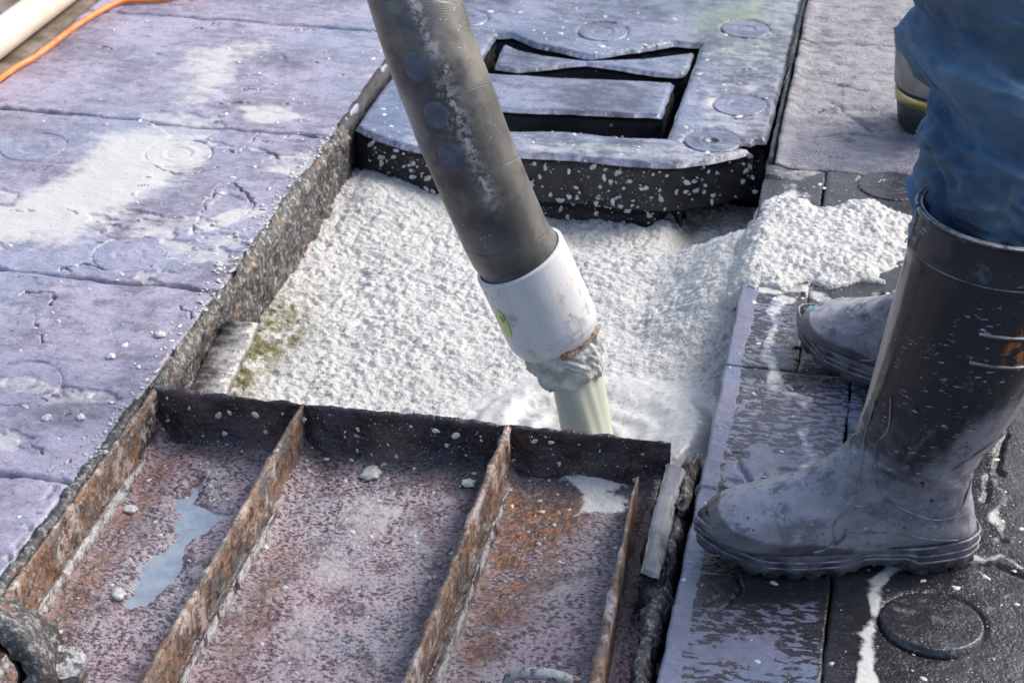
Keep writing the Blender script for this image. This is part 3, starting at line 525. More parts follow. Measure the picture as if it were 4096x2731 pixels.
# ------------------------------------------------------------------ slurry
IX, IY = .119, -.072
def slurry_z(x, y):
    z = -.112+.018*sstep(-.1, .25, x)+.072*sstep(.13, .285, x)*sstep(.10, .27, y)*sstep(.58, .44, y)+.028*np.exp(-(np.hypot(x+.36, (y-.62)/1.2)/.09)**2)+.03*np.exp(-(np.hypot((x-.25)/.06, (y+.12)/.12))**2)
    z = z-.036*sstep(.44, .60, y)*sstep(-.22, -.05, x)-.035*sstep(.52, .62, y)*sstep(.12, .17, x); z = z+.006*fbm(x, y, 6, 3, 81); r_ = np.hypot(x-IX, y-IY); calm = sstep(.235, .145, r_+.03*fbm(x, y, 9, 3, 82))*sstep(.30, .2, np.abs(x-.1))
    lump = np.clip(1-worley(x+fbm(x, y, 50, 2, 4)*.01, y+fbm(x, y, 50, 2, 9)*.01, 72, 3)*1.1, 0, 1)*.0075*vn(x*14, y*14, 7)+fbm(x, y, 100, 4, 84, .62)*.0046*(.55+.9*vn(x*12, y*12, 8))+fbm(x, y, 22, 5, 85, .6)*.0065
    pits = np.maximum(0, fbm(x*.7, y, 30, 5, 86, .65)-.36)*.030*vn(x*9, y*9, 6); ang = np.arctan2(y-IY, x-IX)
    lump = lump-pits; rad = fbm(ang*1.6, r_*7, 6, 3, 88)*.0026*sstep(.03, .15, r_)
    rings = np.sin(r_*2*math.pi/.036+fbm(x, y, 9, 3, 87)*4.5)*.0030*sstep(.26, .06, r_)*(.3+vn(ang*1.5, r_*8, 3))
    z = z+lump*(1-.80*calm)+(rings+rad-.006*np.exp(-(r_/.07)**2)+.011*np.exp(-((r_-.145)/.022)**2)*(.4+vn(ang*1.2+3, r_*0, 5)))*calm
    return z, calm
def slurry_shade(x, y): return np.clip(1.15*sstep(.085, .01, np.abs(x+.408)+fbm(x, y, 14, 3, 5)*.03)*sstep(.35, .1, y), 0, 1)  # mask for shade and damp painted along the left pit edge
res = .0023; u = np.arange(-.437, .296, res); v = np.arange(-.26, .83, res); X, Y = np.meshgrid(u, v, indexing='ij'); Z, CM = slurry_z(X, Y)
o = obj('slurry', mesh('slurry', np.stack([X, Y, Z], -1).reshape(-1, 3), quads(len(u), len(v)), {'stain_shade': slurry_shade(X, Y).ravel(), 'calm': CM.ravel()}), MAT['slurry'])
tag(o, 'lumpy pale grey slurry filling the open pit', 'slurry', kind='stuff')
SP = [(0.283,0.504),(0.325,0.532),(0.380,0.524),(0.432,0.545),(0.486,0.542),(0.534,0.512),(0.536,0.392),(0.502,0.275),(0.471,0.265),(0.456,0.242),(0.432,0.228),(0.397,0.250),(0.378,0.257),(0.343,0.222),(0.320,0.226),(0.298,0.213),(0.286,0.220),(0.263,0.215),(0.238,0.272),(0.235,0.351),(0.248,0.413),(0.275,0.442)]
res = .0022; P = np.array(SP); u = np.arange(P[:, 0].min()-.03, P[:, 0].max()+.03, res); v = np.arange(P[:, 1].min()-.03, P[:, 1].max()+.03, res); X, Y = np.meshgrid(u, v, indexing='ij')
d = sdf(X+fbm(X, Y, 20, 5, 91, .6)*.034, Y+fbm(X, Y, 20, 5, 92, .6)*.034, SP)+.006; th = .013*np.clip(-d/.05, 0, 1)**.7+.004*fbm(X, Y, 12, 3, 95)
wl = np.clip(1-worley(X, Y, 105, 6)*1.2, 0, 1); Z = th+.0075*np.sqrt(wl)*(.3+1.0*vn(X*45, Y*45, 4))*sstep(.004, -.006, d)+fbm(X, Y, 120, 3, 93)*.003-.02*sstep(-.001, .004, d)-.003
Z = Z-.048*sstep(.305, .24, X)
ok = (Z > -.004)|((X < .292)&(d < .004)&(Z > -.06)); q = quads(len(u), len(v)); okf = ok.ravel()[q].any(1)
o = obj('slurry_spill', mesh('slurry_spill', np.stack([X, Y, Z], -1).reshape(-1, 3), q[okf], {'stain_shade': X.ravel()*0, 'calm': X.ravel()*0}), MAT['slurry'])
tag(o, 'nubbly heap of spilled slurry on the right mats beside the boot toe', 'slurry spill', kind='stuff')

# ------------------------------------------------------------------ hatch tray (upturned steel lid)
tray = empty('steel_tray', (-.09, -.6, -.1)); tag(tray, 'rusty upturned steel hatch tray with welded ribs and tarred inner wall', 'hatch tray'); ZF = -.064
def tp(o): at_parent(o, tray); return o
PUD = [(-0.345,-0.316),(-0.338,-0.344),(-0.345,-0.355),(-0.331,-0.409),(-0.323,-0.444),(-0.342,-0.493),(-0.327,-0.557),(-0.334,-0.567),(-0.305,-0.573),(-0.298,-0.509),(-0.307,-0.441),(-0.284,-0.399),(-0.269,-0.377),(-0.293,-0.373),(-0.323,-0.360)]
SLOT = [[(0.059,-0.224),(0.083,-0.224),(0.108,-0.221)], [(0.169,-0.216),(0.198,-0.217)]]
def tf_h(x, y):
    z = ZF+fbm(x, y, 5, 3, 101)*.004+fbm(x, y, 45, 4, 102)*.0022+fbm(x, y, 150, 3, 103)*.0014
    z = z+.010*sstep(.045, 0, np.abs(y+.215))
    for rx in (-.425, -.228, .04, .232): z = z+.010*np.exp(-((x-rx)/.014)**2)
    s = sdf(x+fbm(x, y, 22, 3, 3)*.008, y+fbm(x, y, 22, 3, 4)*.012, PUD); z = z-.0085*sstep(.012, -.012, s-.003+fbm(x, y, 30, 5, 14, .6)*.020)
    lay = sstep(-.004, .0, s)*sstep(.05, .02, s); z = z+.002*lay
    for pl in SLOT: z = z-.03*sstep(.0075, .005, pdist(x, y+fbm(x, y, 60, 2, 3)*.002, pl))
    return z
def tf_rust(x, y): return np.clip(np.maximum(.95*sstep(.10, .03, np.abs(x-.085)+np.maximum(0, (-.33-y)*.22)+fbm(x, y, 14, 3, 6)*.03), .8*np.exp(-(pdist(x, y, [(-.40, -.30), (-.395, -.8)])/.026)**2)+.55*np.exp(-(pdist(x, y, [(-.185, -.45), (-.18, -.8)])/.03)**2))*sstep(-.225, -.27, y), 0, 1)
def tf_dust(x, y):
    d = np.zeros_like(x)
    for pl, wd, a in [([(-0.119,-0.336),(-0.101,-0.361),(-0.102,-0.379)], .055, .62), ([(-0.125,-0.447),(-0.110,-0.478)], .045, .62), ([(-0.123,-0.555),(-0.114,-0.600)], .045, .6), ([(-0.109,-0.334),(-0.079,-0.330)], .02, .8), ([(0.172,-0.349),(0.183,-0.474)], .07, .3)]: d = np.maximum(d, a*np.exp(-(pdist(x, y, pl)/wd)**2))
    return d
def tf_white(x, y): return .8*sstep(.022, -.02, sdf(x+fbm(x, y, 18, 3, 7)*.02, y+fbm(x, y, 18, 3, 8)*.02, [(0.099,-0.230),(0.132,-0.215),(0.186,-0.206),(0.195,-0.227),(0.175,-0.236),(0.199,-0.250),(0.171,-0.283),(0.135,-0.292),(0.139,-0.253)]))
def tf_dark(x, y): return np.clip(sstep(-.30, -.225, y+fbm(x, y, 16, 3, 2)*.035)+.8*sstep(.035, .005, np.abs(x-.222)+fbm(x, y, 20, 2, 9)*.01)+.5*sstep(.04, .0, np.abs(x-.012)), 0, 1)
u0, u1, v0, v1 = -.43, .284, -1.0, -.212; nx, ny = int((u1-u0)/.0024), int((v1-v0)/.0028)
X, Y = np.meshgrid(np.linspace(u0, u1, nx), np.linspace(v0, v1, ny), indexing='ij')
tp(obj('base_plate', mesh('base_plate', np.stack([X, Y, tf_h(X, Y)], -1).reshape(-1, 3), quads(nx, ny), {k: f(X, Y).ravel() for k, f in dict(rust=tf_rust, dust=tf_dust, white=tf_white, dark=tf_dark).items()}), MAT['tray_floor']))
pd = resample(PUD, .006); pw = obj('puddle', mesh('puddle', [(a, b_, ZF-.0004) for a, b_ in [(-.43, -.9), (-.235, -.9), (-.235, -.3), (-.43, -.3)]], np.array([[0, 1, 2, 3]]), smooth=False), MAT['water'])
# the puddle sheet is trimmed to the hollow that holds it
Pp = smooth_poly([(p[0], p[1]) for p in PUD], 1); cc = Pp.mean(0); Pp = np.array([(-.405, -.83), (-.245, -.83), (-.245, -.33), (-.405, -.33)])
bpy.data.objects.remove(pw)
def poly_obj(name, P2, z, mat):
    vv, _, ff, _, _, _ = delaunay_2d_cdt([Vector(p) for p in P2], [(i, (i+1) % len(P2)) for i in range(len(P2))], [], 1, 1e-6)
    return obj(name, mesh(name, [(v[0], v[1], z) for v in vv], np.array([f for f in ff if len(f) == 3]), smooth=False), mat)
pw = poly_obj('puddle', Pp, ZF-.0048, MAT['water']); tag(pw, 'shallow blue grey puddle in the left bay of the rusty tray', 'puddle', kind='stuff')
def rib_prof(h, t, fl=.010): return [(-t*.5-fl*.5, 0), (-t*.55, .010), (-t*.5, h*.35), (-t*.5, h*.7), (-t*.45, h-.002), (-t*.1, h), (t*.45, h-.002), (t*.5, h*.8), (t*.5, h*.55), (t*.5, h*.3), (t*.6, .012), (t*.5+fl, 0), (0, -.01)]
def top_mat(o):
    o.data.materials.append(MAT['rust_top']); me = o.data; n = len(me.polygons); nr = np.zeros(n*3, 'f4'); me.polygons.foreach_get('normal', nr); me.polygons.foreach_set('material_index', (nr.reshape(-1, 3)[:, 2] > .6).astype('i4'))
H_ = -ZF+.004
o = tp(extr('flange', (-.432, -.2215, ZF), (.246, -.2085, ZF), [(-.004, 0), (-.004, .03), (-.004, H_-.002), (0, H_+.001), (.004, H_-.002), (.004, H_*.9), (.0045, H_*.8), (.0045, H_*.7), (.005, H_*.6), (.0055, H_*.5), (.006, H_*.42), (.008, H_*.34), (.008, H_*.26), (.012, H_*.18), (.013, H_*.1), (.020, .004), (.024, -.004), (0, -.01)], 420, MAT['rust_dark'], None, .0028, 45, 11)); top_mat(o); o['label'] = 'tarred black wall at the pit side of the tray'
for nm, x0, x1, sd, t_ in (('flange', -.4285, -.428, 12, .008), ('rib', -.229, -.226, 13, .0078), ('rib', .040, .037, 14, .0078)):
    o = tp(extr(nm, (x0, -.216, ZF), (x1, -1.0, ZF), rib_prof(H_, t_), 480, MAT['rust'], None, .0017, 60, sd)); top_mat(o)
o = tp(extr('rib', (.2135, -.262, ZF), (.240, -.99, ZF), rib_prof(H_, .010), 300, MAT['rust'], None, .002, 30, 15, endtaper=lambda u: (.18+.82*min(1, u*2.2), min(1, .72+u*3)))); top_mat(o)
o['label'] = 'thin torn rib tapering to a point'
for (x, y0, y1, sd) in ((-.4185, -.28, -.99, 21), (-.2175, -.36, -.99, 22), (.0500, -.262, -.99, 23), (.2475, -.60, -.99, 24)):
    tp(extr('cement_residue', (x, y0, ZF+.002), (x+.001, y1, ZF+.002), [(-.006, .022), (-.003, .018), (.002, .012), (.008, .0075), (.014, .004), (.019, -.001), (0, -.008), (-.006, 0)], 420, MAT['residue'], None, .0020, 70, sd, endtaper=lambda u: (.3+.7*min(1, u*8), .3+.7*min(1, u*8))))
# bar and crusted lip at the tray's right side
bar = [(0.246,-0.260),(0.258,-0.263),(0.272,-0.272),(0.270,-0.490),(0.260,-0.489),(0.248,-0.483)]
o = tp(slab('side_bar', bar, [], .010, .055, .003, MAT['greybar'], None, .005, lambda x, y: fbm(x, y, 30, 3, 5)*.002-.005*np.exp(-(pdist(x+fbm(x, y, 50, 2, 3)*.004, y, [(0.268,-0.335),(0.268,-0.380),(0.262,-0.416),(0.268,-0.465)])/.0025)**2), None, .0015, 77, .006, MAT['rust_dark'])); o['label'] = 'grey coated bar with a long crack'
tp(extr('crusted_lip', (.272, -.225, -.055), (.268, -1.0, -.06), [(-.012, 0), (-.010, .035), (-.004, .048), (.004, .050), (.009, .042), (.010, .015), (.012, 0), (0, -.01)], 560, MAT['edge'], None, .0055, 60, 31))
tp(extr('crust_lump', (.281, -.232, -.03), (.271, -.345, -.03), [(-.012, 0), (-.010, .028), (-.002, .042), (.006, .040), (.009, .02), (.008, 0), (0, -.01)], 70, MAT['edge'], None, .007, 32, 36))
tp(extr('rubber_lip', (-.440, -.25, -.03), (-.446, -.99, -.034), [(-.012, -.02), (-.010, .026), (-.004, .034), (.004, .034), (.008, .026), (.008, -.02)], 260, MAT['edge'], None, .0035, 55, 33))
# hinge knuckle with its nut, cut by the picture's lower left corner
kn = empty('hinge_knuckle'); kn.location = (-.425, -.735, .0); 
def ring(name, ro, ri, y0, y1, mat, amp, seed):
    na = 72; a = np.linspace(0, 2*math.pi, na, endpoint=False); pr = [(ri, y1), (ri, y0+.004), (ri+.004, y0), (ro-.008, y0-.001), (ro-.001, y0+.006), (ro, (y0+y1)/2), (ro, y1)]; V = []
    for r_, y_ in pr:
        k = fbm(np.cos(a)*2+seed, np.sin(a)*2+y_*30, 2.2, 3, seed)*amp; V.append(np.column_stack([np.cos(a)*(r_+k), np.full(na, y_)+k*.5, np.sin(a)*(r_+k)]))
    return obj(name, mesh(name, np.concatenate(V), quads(len(pr), na, True, True)), mat)
bpy.data.objects.remove(kn)
o = ring('hinge_knuckle', .074, .046, -.03, .03, MAT['edge'], .007, 3); o.location = (-.395, -.775, -.012); o.rotation_euler = (R(-24), 0, R(6)); tp(o)
o2 = ring('hinge_sleeve', .045, .036, -.018, .03, MAT['black'], .003, 5); o2.location = o.location; o2.rotation_euler = o.rotation_euler; tp(o2)
o = slab('hinge_nut', smooth_poly([(-.024, -.018), (.02, -.022), (.028, .0), (.02, .02), (-.02, .022)], 1), [], .022, .05, .004, MAT['rust_top'], None, .004, None, None, .002, 7, .003); o.location = (-.330, -.742, -.016); o.rotation_euler = (R(25), R(8), R(12)); tp(o)
o = slab('hinge_plate', [(-.03, -.05), (.025, -.05), (.03, .03), (-.02, .04)], [], .0, .02, .004, MAT['rust'], None, .004, None, None, .002, 8, .003); o.location = (-.335, -.80, -.046); tp(o)
# grip
h0 = [(0.174,-0.652)][0]; o = tube('grip', [(h0[0]-.043, h0[1]+.004, -.08), (h0[0]-.042, h0[1]+.002, -.035), (h0[0]-.03, h0[1], -.018), (h0[0], h0[1], -.013), (h0[0]+.03, h0[1], -.018), (h0[0]+.042, h0[1]+.002, -.035), (h0[0]+.043, h0[1]+.004, -.08)], .0065, MAT['rust_top'], None, 14, 60); tp(o)

# ------------------------------------------------------------------ hose
hose = empty('slurry_hose', tuple([(0.091,-0.051,0.001)][0])); tag(hose, 'thick dark fabric hose with white end sleeve pouring into the pit', 'hose')
HP = np.array([(-0.313,0.226,0.896),(-0.183,0.046,0.623),(-0.115,-0.032,0.487),(-0.092,-0.050,0.432),(-0.063,-0.059,0.362),(-0.046,-0.060,0.314),(0.003,-0.054,0.188),(0.019,-0.046,0.156),(0.044,-0.048,0.103),(0.069,-0.051,0.049),(0.091,-0.051,0.001),(0.100,-0.054,-0.022)])
def crv(P, n):
    Q = np.vstack([2*P[0]-P[1], P, 2*P[-1]-P[-2]]); o = []
    L = np.r_[0, np.cumsum(np.linalg.norm(np.diff(P, axis=0), axis=1))]
    for s_ in np.linspace(0, L[-1]*.99999, n):
        i = np.searchsorted(L, s_, 'right')-1; t = (s_-L[i])/(L[i+1]-L[i]); a, b, c, d = Q[i:i+4]
        o.append(.5*((2*b)+(c-a)*t+(2*a-5*b+4*c-d)*t*t+(3*b-a-3*c+d)*t**3))
    return np.array(o), L
HC, HL = crv(HP, 600); HT = np.gradient(HC, axis=0); HT /= np.linalg.norm(HT, axis=1)[:, None]; LEN = HL[-1]
ke = np.ones(41)/41; HT = np.column_stack([np.convolve(np.pad(HT[:, k], 20, 'edge'), ke, 'valid') for k in range(3)]); HT /= np.linalg.norm(HT, axis=1)[:, None]
def hframe(s_):
    i = np.clip(s_/LEN*599, 0, 598.999); k = i.astype(int); t = (i-k)[..., None]; C_ = HC[k]*(1-t)+HC[k+1]*t; T_ = HT[k]*(1-t)+HT[k+1]*t
    ref = np.array([.18, -.85, .5]); e = ref-T_*(T_@ref)[..., None]; e /= np.linalg.norm(e, axis=-1)[..., None]; return C_, T_, e, np.cross(T_, e)
def hsurf(name, S_, PH, RR, mat, parent, wrap=True, extra=None):
    C_, T_, e, g_ = hframe(S_); V = C_+RR[..., None]*(np.cos(PH)[..., None]*e+np.sin(PH)[..., None]*g_); n, m_ = S_.shape
    at = {'su': S_.ravel(), 'sv': PH.ravel()}
    if extra: at.update({k: f(S_, PH).ravel() for k, f in extra.items()})
    o = obj(name, mesh(name, V.reshape(-1, 3), quads(n, m_, False, wrap), at), mat); at_parent(o, parent); return o
iS = lambda px_i: HL[px_i]
sS0, sS1, sC1 = iS(7), iS(9), iS(10)
s = np.linspace(0, sS0+.03, 500); ph = np.linspace(-math.pi, math.pi, 96, endpoint=False); S_, PH = np.meshgrid(s, ph, indexing='ij')
RH = .0562+fbm(S_, PH*.05, 8, 3, 111)*.0012+.0008*np.sin((S_+PH*.011)*9.5*2*math.pi)*0+fbm(S_, PH*.06, 40, 3, 112)*.0006
def chalk(S_, PH):
    d = np.full(S_.shape, 0.)
    for k, (a, b_, r1, r2, am) in enumerate([(iS(2)+.0, .02, .045, .13, .8), (iS(3)-.012, -.05, .02, .14, .9), (iS(3)+.02, -.16, .010, .12, 1.), (iS(4)-.01, .02, .035, .22, .85), (iS(4)+.035, -.02, .03, .14, .9), (iS(5)+.04, -.0, .028, .16, 1.), (iS(5)+.0, .0, .012, .1, .8)]): d = np.maximum(d, am*np.exp(-((S_-a)/r1)**2-((PH-b_)/r2)**2))
    return d
ht = hsurf('hose_tube', S_, PH, RH, MAT['hose'], hose, True, {'chalk': chalk})
for k, (ss, p0) in enumerate([(iS(3)+.010, .44), (iS(4)-.010, .42), (iS(5)-.004, .44)]):
    rr = np.linspace(0, 1, 8); aa = np.linspace(0, 2*math.pi, 40, endpoint=False); Rr, A = np.meshgrid(rr, aa, indexing='ij')
    Ss = ss+.0175*Rr*np.cos(A); Pp_ = p0+.0175*Rr*np.sin(A)/.0565; o = hsurf('round_patch', Ss, Pp_, .0574-.0010*sstep(.9, 1, Rr), MAT['patch'], hose)
NS = 150; s = np.linspace(0, 1, NS); prS = [(0, .0575), (.006, .0615), (.02, .0625), (.5, .0625), (.80, .0622), (.88, .0605), (.95, .0565), (1., .051)]
Ls = sS1-sS0+.012
S_, PH = np.meshgrid(sS0+s*Ls, ph, indexing='ij'); Rsl = np.interp(np.clip(s, 0, 1), [p[0] for p in prS], [p[1] for p in prS])[:, None]+0*PH+fbm(S_, PH*.05, 20, 3, 115)*.0006
sv = hsurf('end_sleeve', S_, PH, Rsl, MAT['sleeve'], hose)
rr = np.linspace(0, 1, 8); Rr, A = np.meshgrid(rr, np.linspace(0, 2*math.pi, 40, endpoint=False), indexing='ij')
st = hsurf('sticker', sS0+.066+.021*Rr*np.cos(A), 1.12-.17*Rr*np.sin(A), .0632+0*Rr, MAT['sticker'], hose)
for k in range(3):
    Ss, Pp_ = np.meshgrid(np.linspace(0, .012-.003*k, 6)+sS0+.052+.002*k, 1.10-.05*k-np.linspace(0, .016, 3), indexing='ij'); hsurf('print_line', Ss, Pp_, .0636+0*Ss, MAT['ink'], hose, False)
s = np.linspace(0, 1, 60); S_, PH = np.meshgrid(sS1+.004+s*(sC1-sS1+.012), np.linspace(-math.pi, math.pi, 180, endpoint=False), indexing='ij')
Rc = np.interp(s, [0, .15, .4, .8, .95, 1], [.047, .0525, .0515, .046, .042, .034])[:, None]+fbm(np.cos(PH)*1.3, S_*24+np.sin(PH)*1.3, 3.2, 4, 118)*.0045+ridge(np.cos(PH)*2, S_*30+np.sin(PH)*2, 5, 3, 119)*.004-.003
S_ = S_+(.010*fbm(np.cos(PH)*1.2, np.sin(PH)*1.2, 3, 3, 120))*s[:, None]
o = hsurf('slurry_crust', S_, PH, Rc, MAT['crust'], hose); o['label'] = 'ragged grey slurry crust round the hose mouth'
S_, PH = np.meshgrid(np.linspace(sS1-.004, sS1+.016, 14), np.linspace(-1.75, .15, 90), indexing='ij')
o = hsurf('rust_band', S_, PH, .0535+fbm(S_, PH*.05, 60, 3, 9)*.004, MAT['rust'], hose, False)
# stream
SPt = np.array([(0.085,-0.047,0.018),(0.096,-0.050,-0.007),(0.107,-0.062,-0.047),(0.117,-0.074,-0.084),(0.126,-0.087,-0.116),(0.129,-0.092,-0.129)]); SC, SL_ = crv(SPt, 90); T_ = np.gradient(SC, axis=0); T_ /= np.linalg.norm(T_, axis=1)[:, None]; na = 140; a = np.linspace(-math.pi, math.pi, na, endpoint=False); V = []; rib_lit = []
for i in range(90):
    e = np.array([.18, -.85, .5]); e = e-T_[i]*(T_[i]@e); e /= np.linalg.norm(e); g_ = np.cross(T_[i], e); k = fbm(np.cos(a)*1.1, np.sin(a)*1.1+i*.008, 1.5, 2, 121); t = i/89
    r_ = np.interp(t, [0, .1, .3, .75, .9, 1], [.036, .0355, .0345, .0338, .037, .054])*(1+.10*k); V.append(SC[i]+r_[:, None]*(np.cos(a)[:, None]*e+np.sin(a)[:, None]*g_)); rib_lit.append(.5+1.2*k-.3*np.sin(a))  # sine term paints the sunlit flank of the stream
o = obj('slurry_stream', mesh('slurry_stream', np.array(V).reshape(-1, 3), quads(90, na, False, True), {'rib': np.clip(np.array(rib_lit).ravel(), 0, 1)}), MAT['stream']); tag(o, 'smooth grey green stream of slurry falling from the hose mouth', 'slurry stream', kind='stuff')

# ------------------------------------------------------------------ worker: boots and jeans
person = empty('person', (.56, -.2, 0)); tag(person, 'worker in blue jeans and dusty black rubber boots standing on the right mats', 'person')
SEC = [(.012, .437, -.158, .420, .080), (.022, .34, -.148, .315, .079), (.032, .27, -.130, .235, .074), (.040, .215, -.107, .175, .064), (.047, .178, -.085, .135, .055), (.055, .152, -.082, .098, .049), (.072, .132, -.090, .062, .046), (.092, .117, -.089, .032, .045), (.108, .106, -.02, .026, .045), (.132, .094, .05, .024, .049), (.160, .081, .115, .026, .052), (.184, .069, .163, .031, .050), (.202, .056, .194, .038, .038), (.2125, .047, .209, .042, .018), (.214, .045, .213, .0445, .003)]
SEC = np.array(SEC)
def sec_at(u):
    Q = np.vstack([2*SEC[0]-SEC[1], SEC, 2*SEC[-1]-SEC[-2]]); i = np.clip(u.astype(int), 0, len(SEC)-2); t = (u-i)[..., None]; a, b, c, d = Q[i], Q[i+1], Q[i+2], Q[i+3]
    return .5*((2*b)+(c-a)*t+(2*a-5*b+4*c-d)*t*t+(3*b-a-3*c+d)*t**3)
def bpoint(u, th, off=0.):
    q = sec_at(u); fx_, fz, bx_, bz, w_ = [q[..., k] for k in range(5)]; c, s_ = np.cos(th), np.sin(th); foot = sstep(5.5, 9, u)
    ex = 1-.28*foot; cc = np.sign(c)*np.abs(c)**ex; ss = np.sign(s_)*np.abs(s_)**(1-.18*foot); wid = (w_+off)*ss*(1-.20*foot*cc)
    ax, az = (fx_-bx_)/2, (fz-bz)/2; L = np.sqrt(ax*ax+az*az); k = 1+off/np.maximum(L, .01)
    return np.stack([(fx_+bx_)/2+ax*cc*k, wid, (fz+bz)/2+az*cc*k], -1)
def boot(loc, ang, dirty, seed, side):
    rt = empty('boot', loc, ang); n = 190; m_ = 110; u = np.linspace(0, len(SEC)-1.001, n); th = np.linspace(-math.pi, math.pi, m_, endpoint=False); U, TH = np.meshgrid(u, th, indexing='ij')
    off = fbm(U*.25, np.cos(TH)+np.sin(TH)*.6, 3, 3, seed)*.0022+.0016*np.exp(-((U-.45)/.09)**2)+.003*np.exp(-((U-4.6-.35*np.cos(TH))/.28)**2)*fbm(np.sin(TH)*1.5+3, U, 2, 2, seed)*2-.0018*np.exp(-((U-4.1-.5*np.cos(TH))/.16)**2)
    P = bpoint(U, TH, off); gtop = np.interp(P[..., 0], [-.02, .06, .14, .20, .22], [.036, .033, .036, .050, .054]); pad_ = sstep(.001, -.001, P[..., 2]-gtop-np.interp(P[..., 0], [.05, .10, .19, .212], [.010, .017, .015, .007]))*sstep(.045, .05, P[..., 0])
    P = bpoint(U, TH, off+.0012*pad_); z = P[..., 2]; x = P[..., 0]
    dust = dirty*np.clip(sstep(.30, .05, z)*.75+.35*sstep(.1, .2, x), 0, 1)+.22*np.exp(-((TH-math.pi)**2)/.5)+.55*np.exp(-((z-.19)/.06)**2)*sstep(.1, -.5, np.cos(TH))
    rust = np.exp(-((U-1.15)/.35)**2-((TH*side-1.9)/.22)**2)
    nf = n; V = P.reshape(-1, 3); F = [quads(n, m_, False, True)]
    # inside of the shaft
    Pi = np.stack([bpoint(np.full(m_, uu), th, np.full(m_, -.0045)) for uu in (0, .6, 1.6, 2.6)]); b0 = len(V); V = np.vstack([V, Pi.reshape(-1, 3)]); F.append(quads(4, m_, False, True)[:, ::-1]+b0); i = np.arange(m_); j = np.roll(i, -1); F.append(np.column_stack([i, j, b0+j, b0+i])[:, ::-1])
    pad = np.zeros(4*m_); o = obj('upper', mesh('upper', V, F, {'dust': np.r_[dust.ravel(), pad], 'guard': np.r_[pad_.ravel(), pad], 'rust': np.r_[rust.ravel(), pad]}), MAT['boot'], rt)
    # raised seams: ankle panel, instep line, rim band, pull lines, toe guard
    def seam(name, pts, r_=.0013, mat='seam', du=.5):
        q = np.array(pts, float); k = np.linspace(0, len(q)-1, 60); uu = np.interp(k, range(len(q)), q[:, 0]); tt = np.interp(k, range(len(q)), q[:, 1])
        for _ in range(3): uu[1:-1] = (uu[:-2]+uu[1:-1]*2+uu[2:])/4; tt[1:-1] = (tt[:-2]+tt[1:-1]*2+tt[2:])/4
        o = tube(name, bpoint(uu, side*tt, np.full(60, .0006)), r_, MAT[mat], rt, 6)
        a = o.data.attributes.new('dust', 'FLOAT', 'POINT'); a.data.foreach_set('value', np.full(len(o.data.vertices), du, 'f4'))
    seam('seam', [(2.6, .55), (3.4, .75), (4.2, .62), (5.4, .9), (6.2, 1.25), (6.35, 1.8), (5.9, 2.3), (4.6, 2.75), (3.4, 2.9), (2.7, 2.6), (3.2, 2.2), (4.0, 2.0)], .0010)
    seam('seam', [(3.0, .25), (4.3, .35), (6.2, .85), (8.2, 1.35), (9.2, 1.9)], .0009); seam('seam', [(6.9, 2.4), (7.4, 1.7), (8.3, 1.55), (9.4, 1.95)], .0012)
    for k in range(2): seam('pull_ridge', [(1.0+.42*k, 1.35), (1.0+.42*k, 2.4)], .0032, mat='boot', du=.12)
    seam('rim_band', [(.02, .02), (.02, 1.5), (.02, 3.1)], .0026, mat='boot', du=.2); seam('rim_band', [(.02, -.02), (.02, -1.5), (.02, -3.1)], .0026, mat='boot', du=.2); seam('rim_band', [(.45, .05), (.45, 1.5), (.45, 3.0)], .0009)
    # sole
    na = 240; t = np.linspace(0, 2*math.pi, na, endpoint=False); cx_ = np.cos(t); sx = np.sin(t)
    xo = .0605+.1575*np.sign(cx_)*np.abs(cx_)**.78; hw = np.interp(xo, [-.1, -.08, -.03, .03, .10, .15, .19, .21, .22], [.028, .040, .0425, .039, .050, .0535, .043, .028, .012]); yo = hw*np.sign(sx)*np.abs(sx)**.55
    top = np.interp(xo, [-.1, -.02, .06, .14, .20, .22], [.040, .036, .033, .036, .050, .054]); spring = np.interp(xo, [-.1, .1, .15, .19, .22], [.0, .0, .004, .012, .02]); arch = .013*sstep(-.025, -.012, xo)*sstep(.055, .03, xo)
    notch = .006*(np.sin(xo*2*math.pi/.024) > .45)*(arch < .002); V = []
    for f_, dz in ((.90, 0), (1.0, .003), (1.0, .30), (1.03, .38), (1.0, .46), (1.035, .56), (1.0, .66), (1.02, .80), (1.0, 1.0), (.9, 1.05)):
        zb = spring+arch+notch*(dz < .2); zz = zb+(top-zb)*max(dz, 0); V.append(np.column_stack([.0605+(xo-.0605)*(1+(f_-1)*.35), yo*f_, zz]))
    V = np.concatenate(V); i = np.arange(na); Vc = np.vstack([V, [[.06, 0, .012], [.06, 0, .03]]]); c0 = len(V)
    so_ = obj('sole', mesh('sole', Vc, [quads(10, na, False, True), np.column_stack([i, np.roll(i, 1), np.full(na, c0)]), np.column_stack([9*na+i, 9*na+np.roll(i, -1), np.full(na, c0+1)])]), MAT['sole'], rt)
    for fr, ff_, rr_ in ((.46, 1.028, .0013), (.70, 1.03, .0014), (1.0, 1.018, .0017)):
        zb = spring+arch; ring_ = np.column_stack([.0605+(xo-.0605)*(1+(ff_-1)*.6), yo*ff_, zb+(top-zb)*fr]); ring_ = np.vstack([ring_, ring_[:1]]); tube('welt', ring_[::2], rr_, MAT['seam'], rt, 6)
    return rt
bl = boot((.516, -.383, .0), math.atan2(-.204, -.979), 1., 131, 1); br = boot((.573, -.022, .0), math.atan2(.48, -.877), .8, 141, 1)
for o in (bl, br): at_parent(o, person)
bl['label'] = 'dusty boot planted flat with mottled grey foot'; br['label'] = 'boot with teal paint on its toe, half hidden'
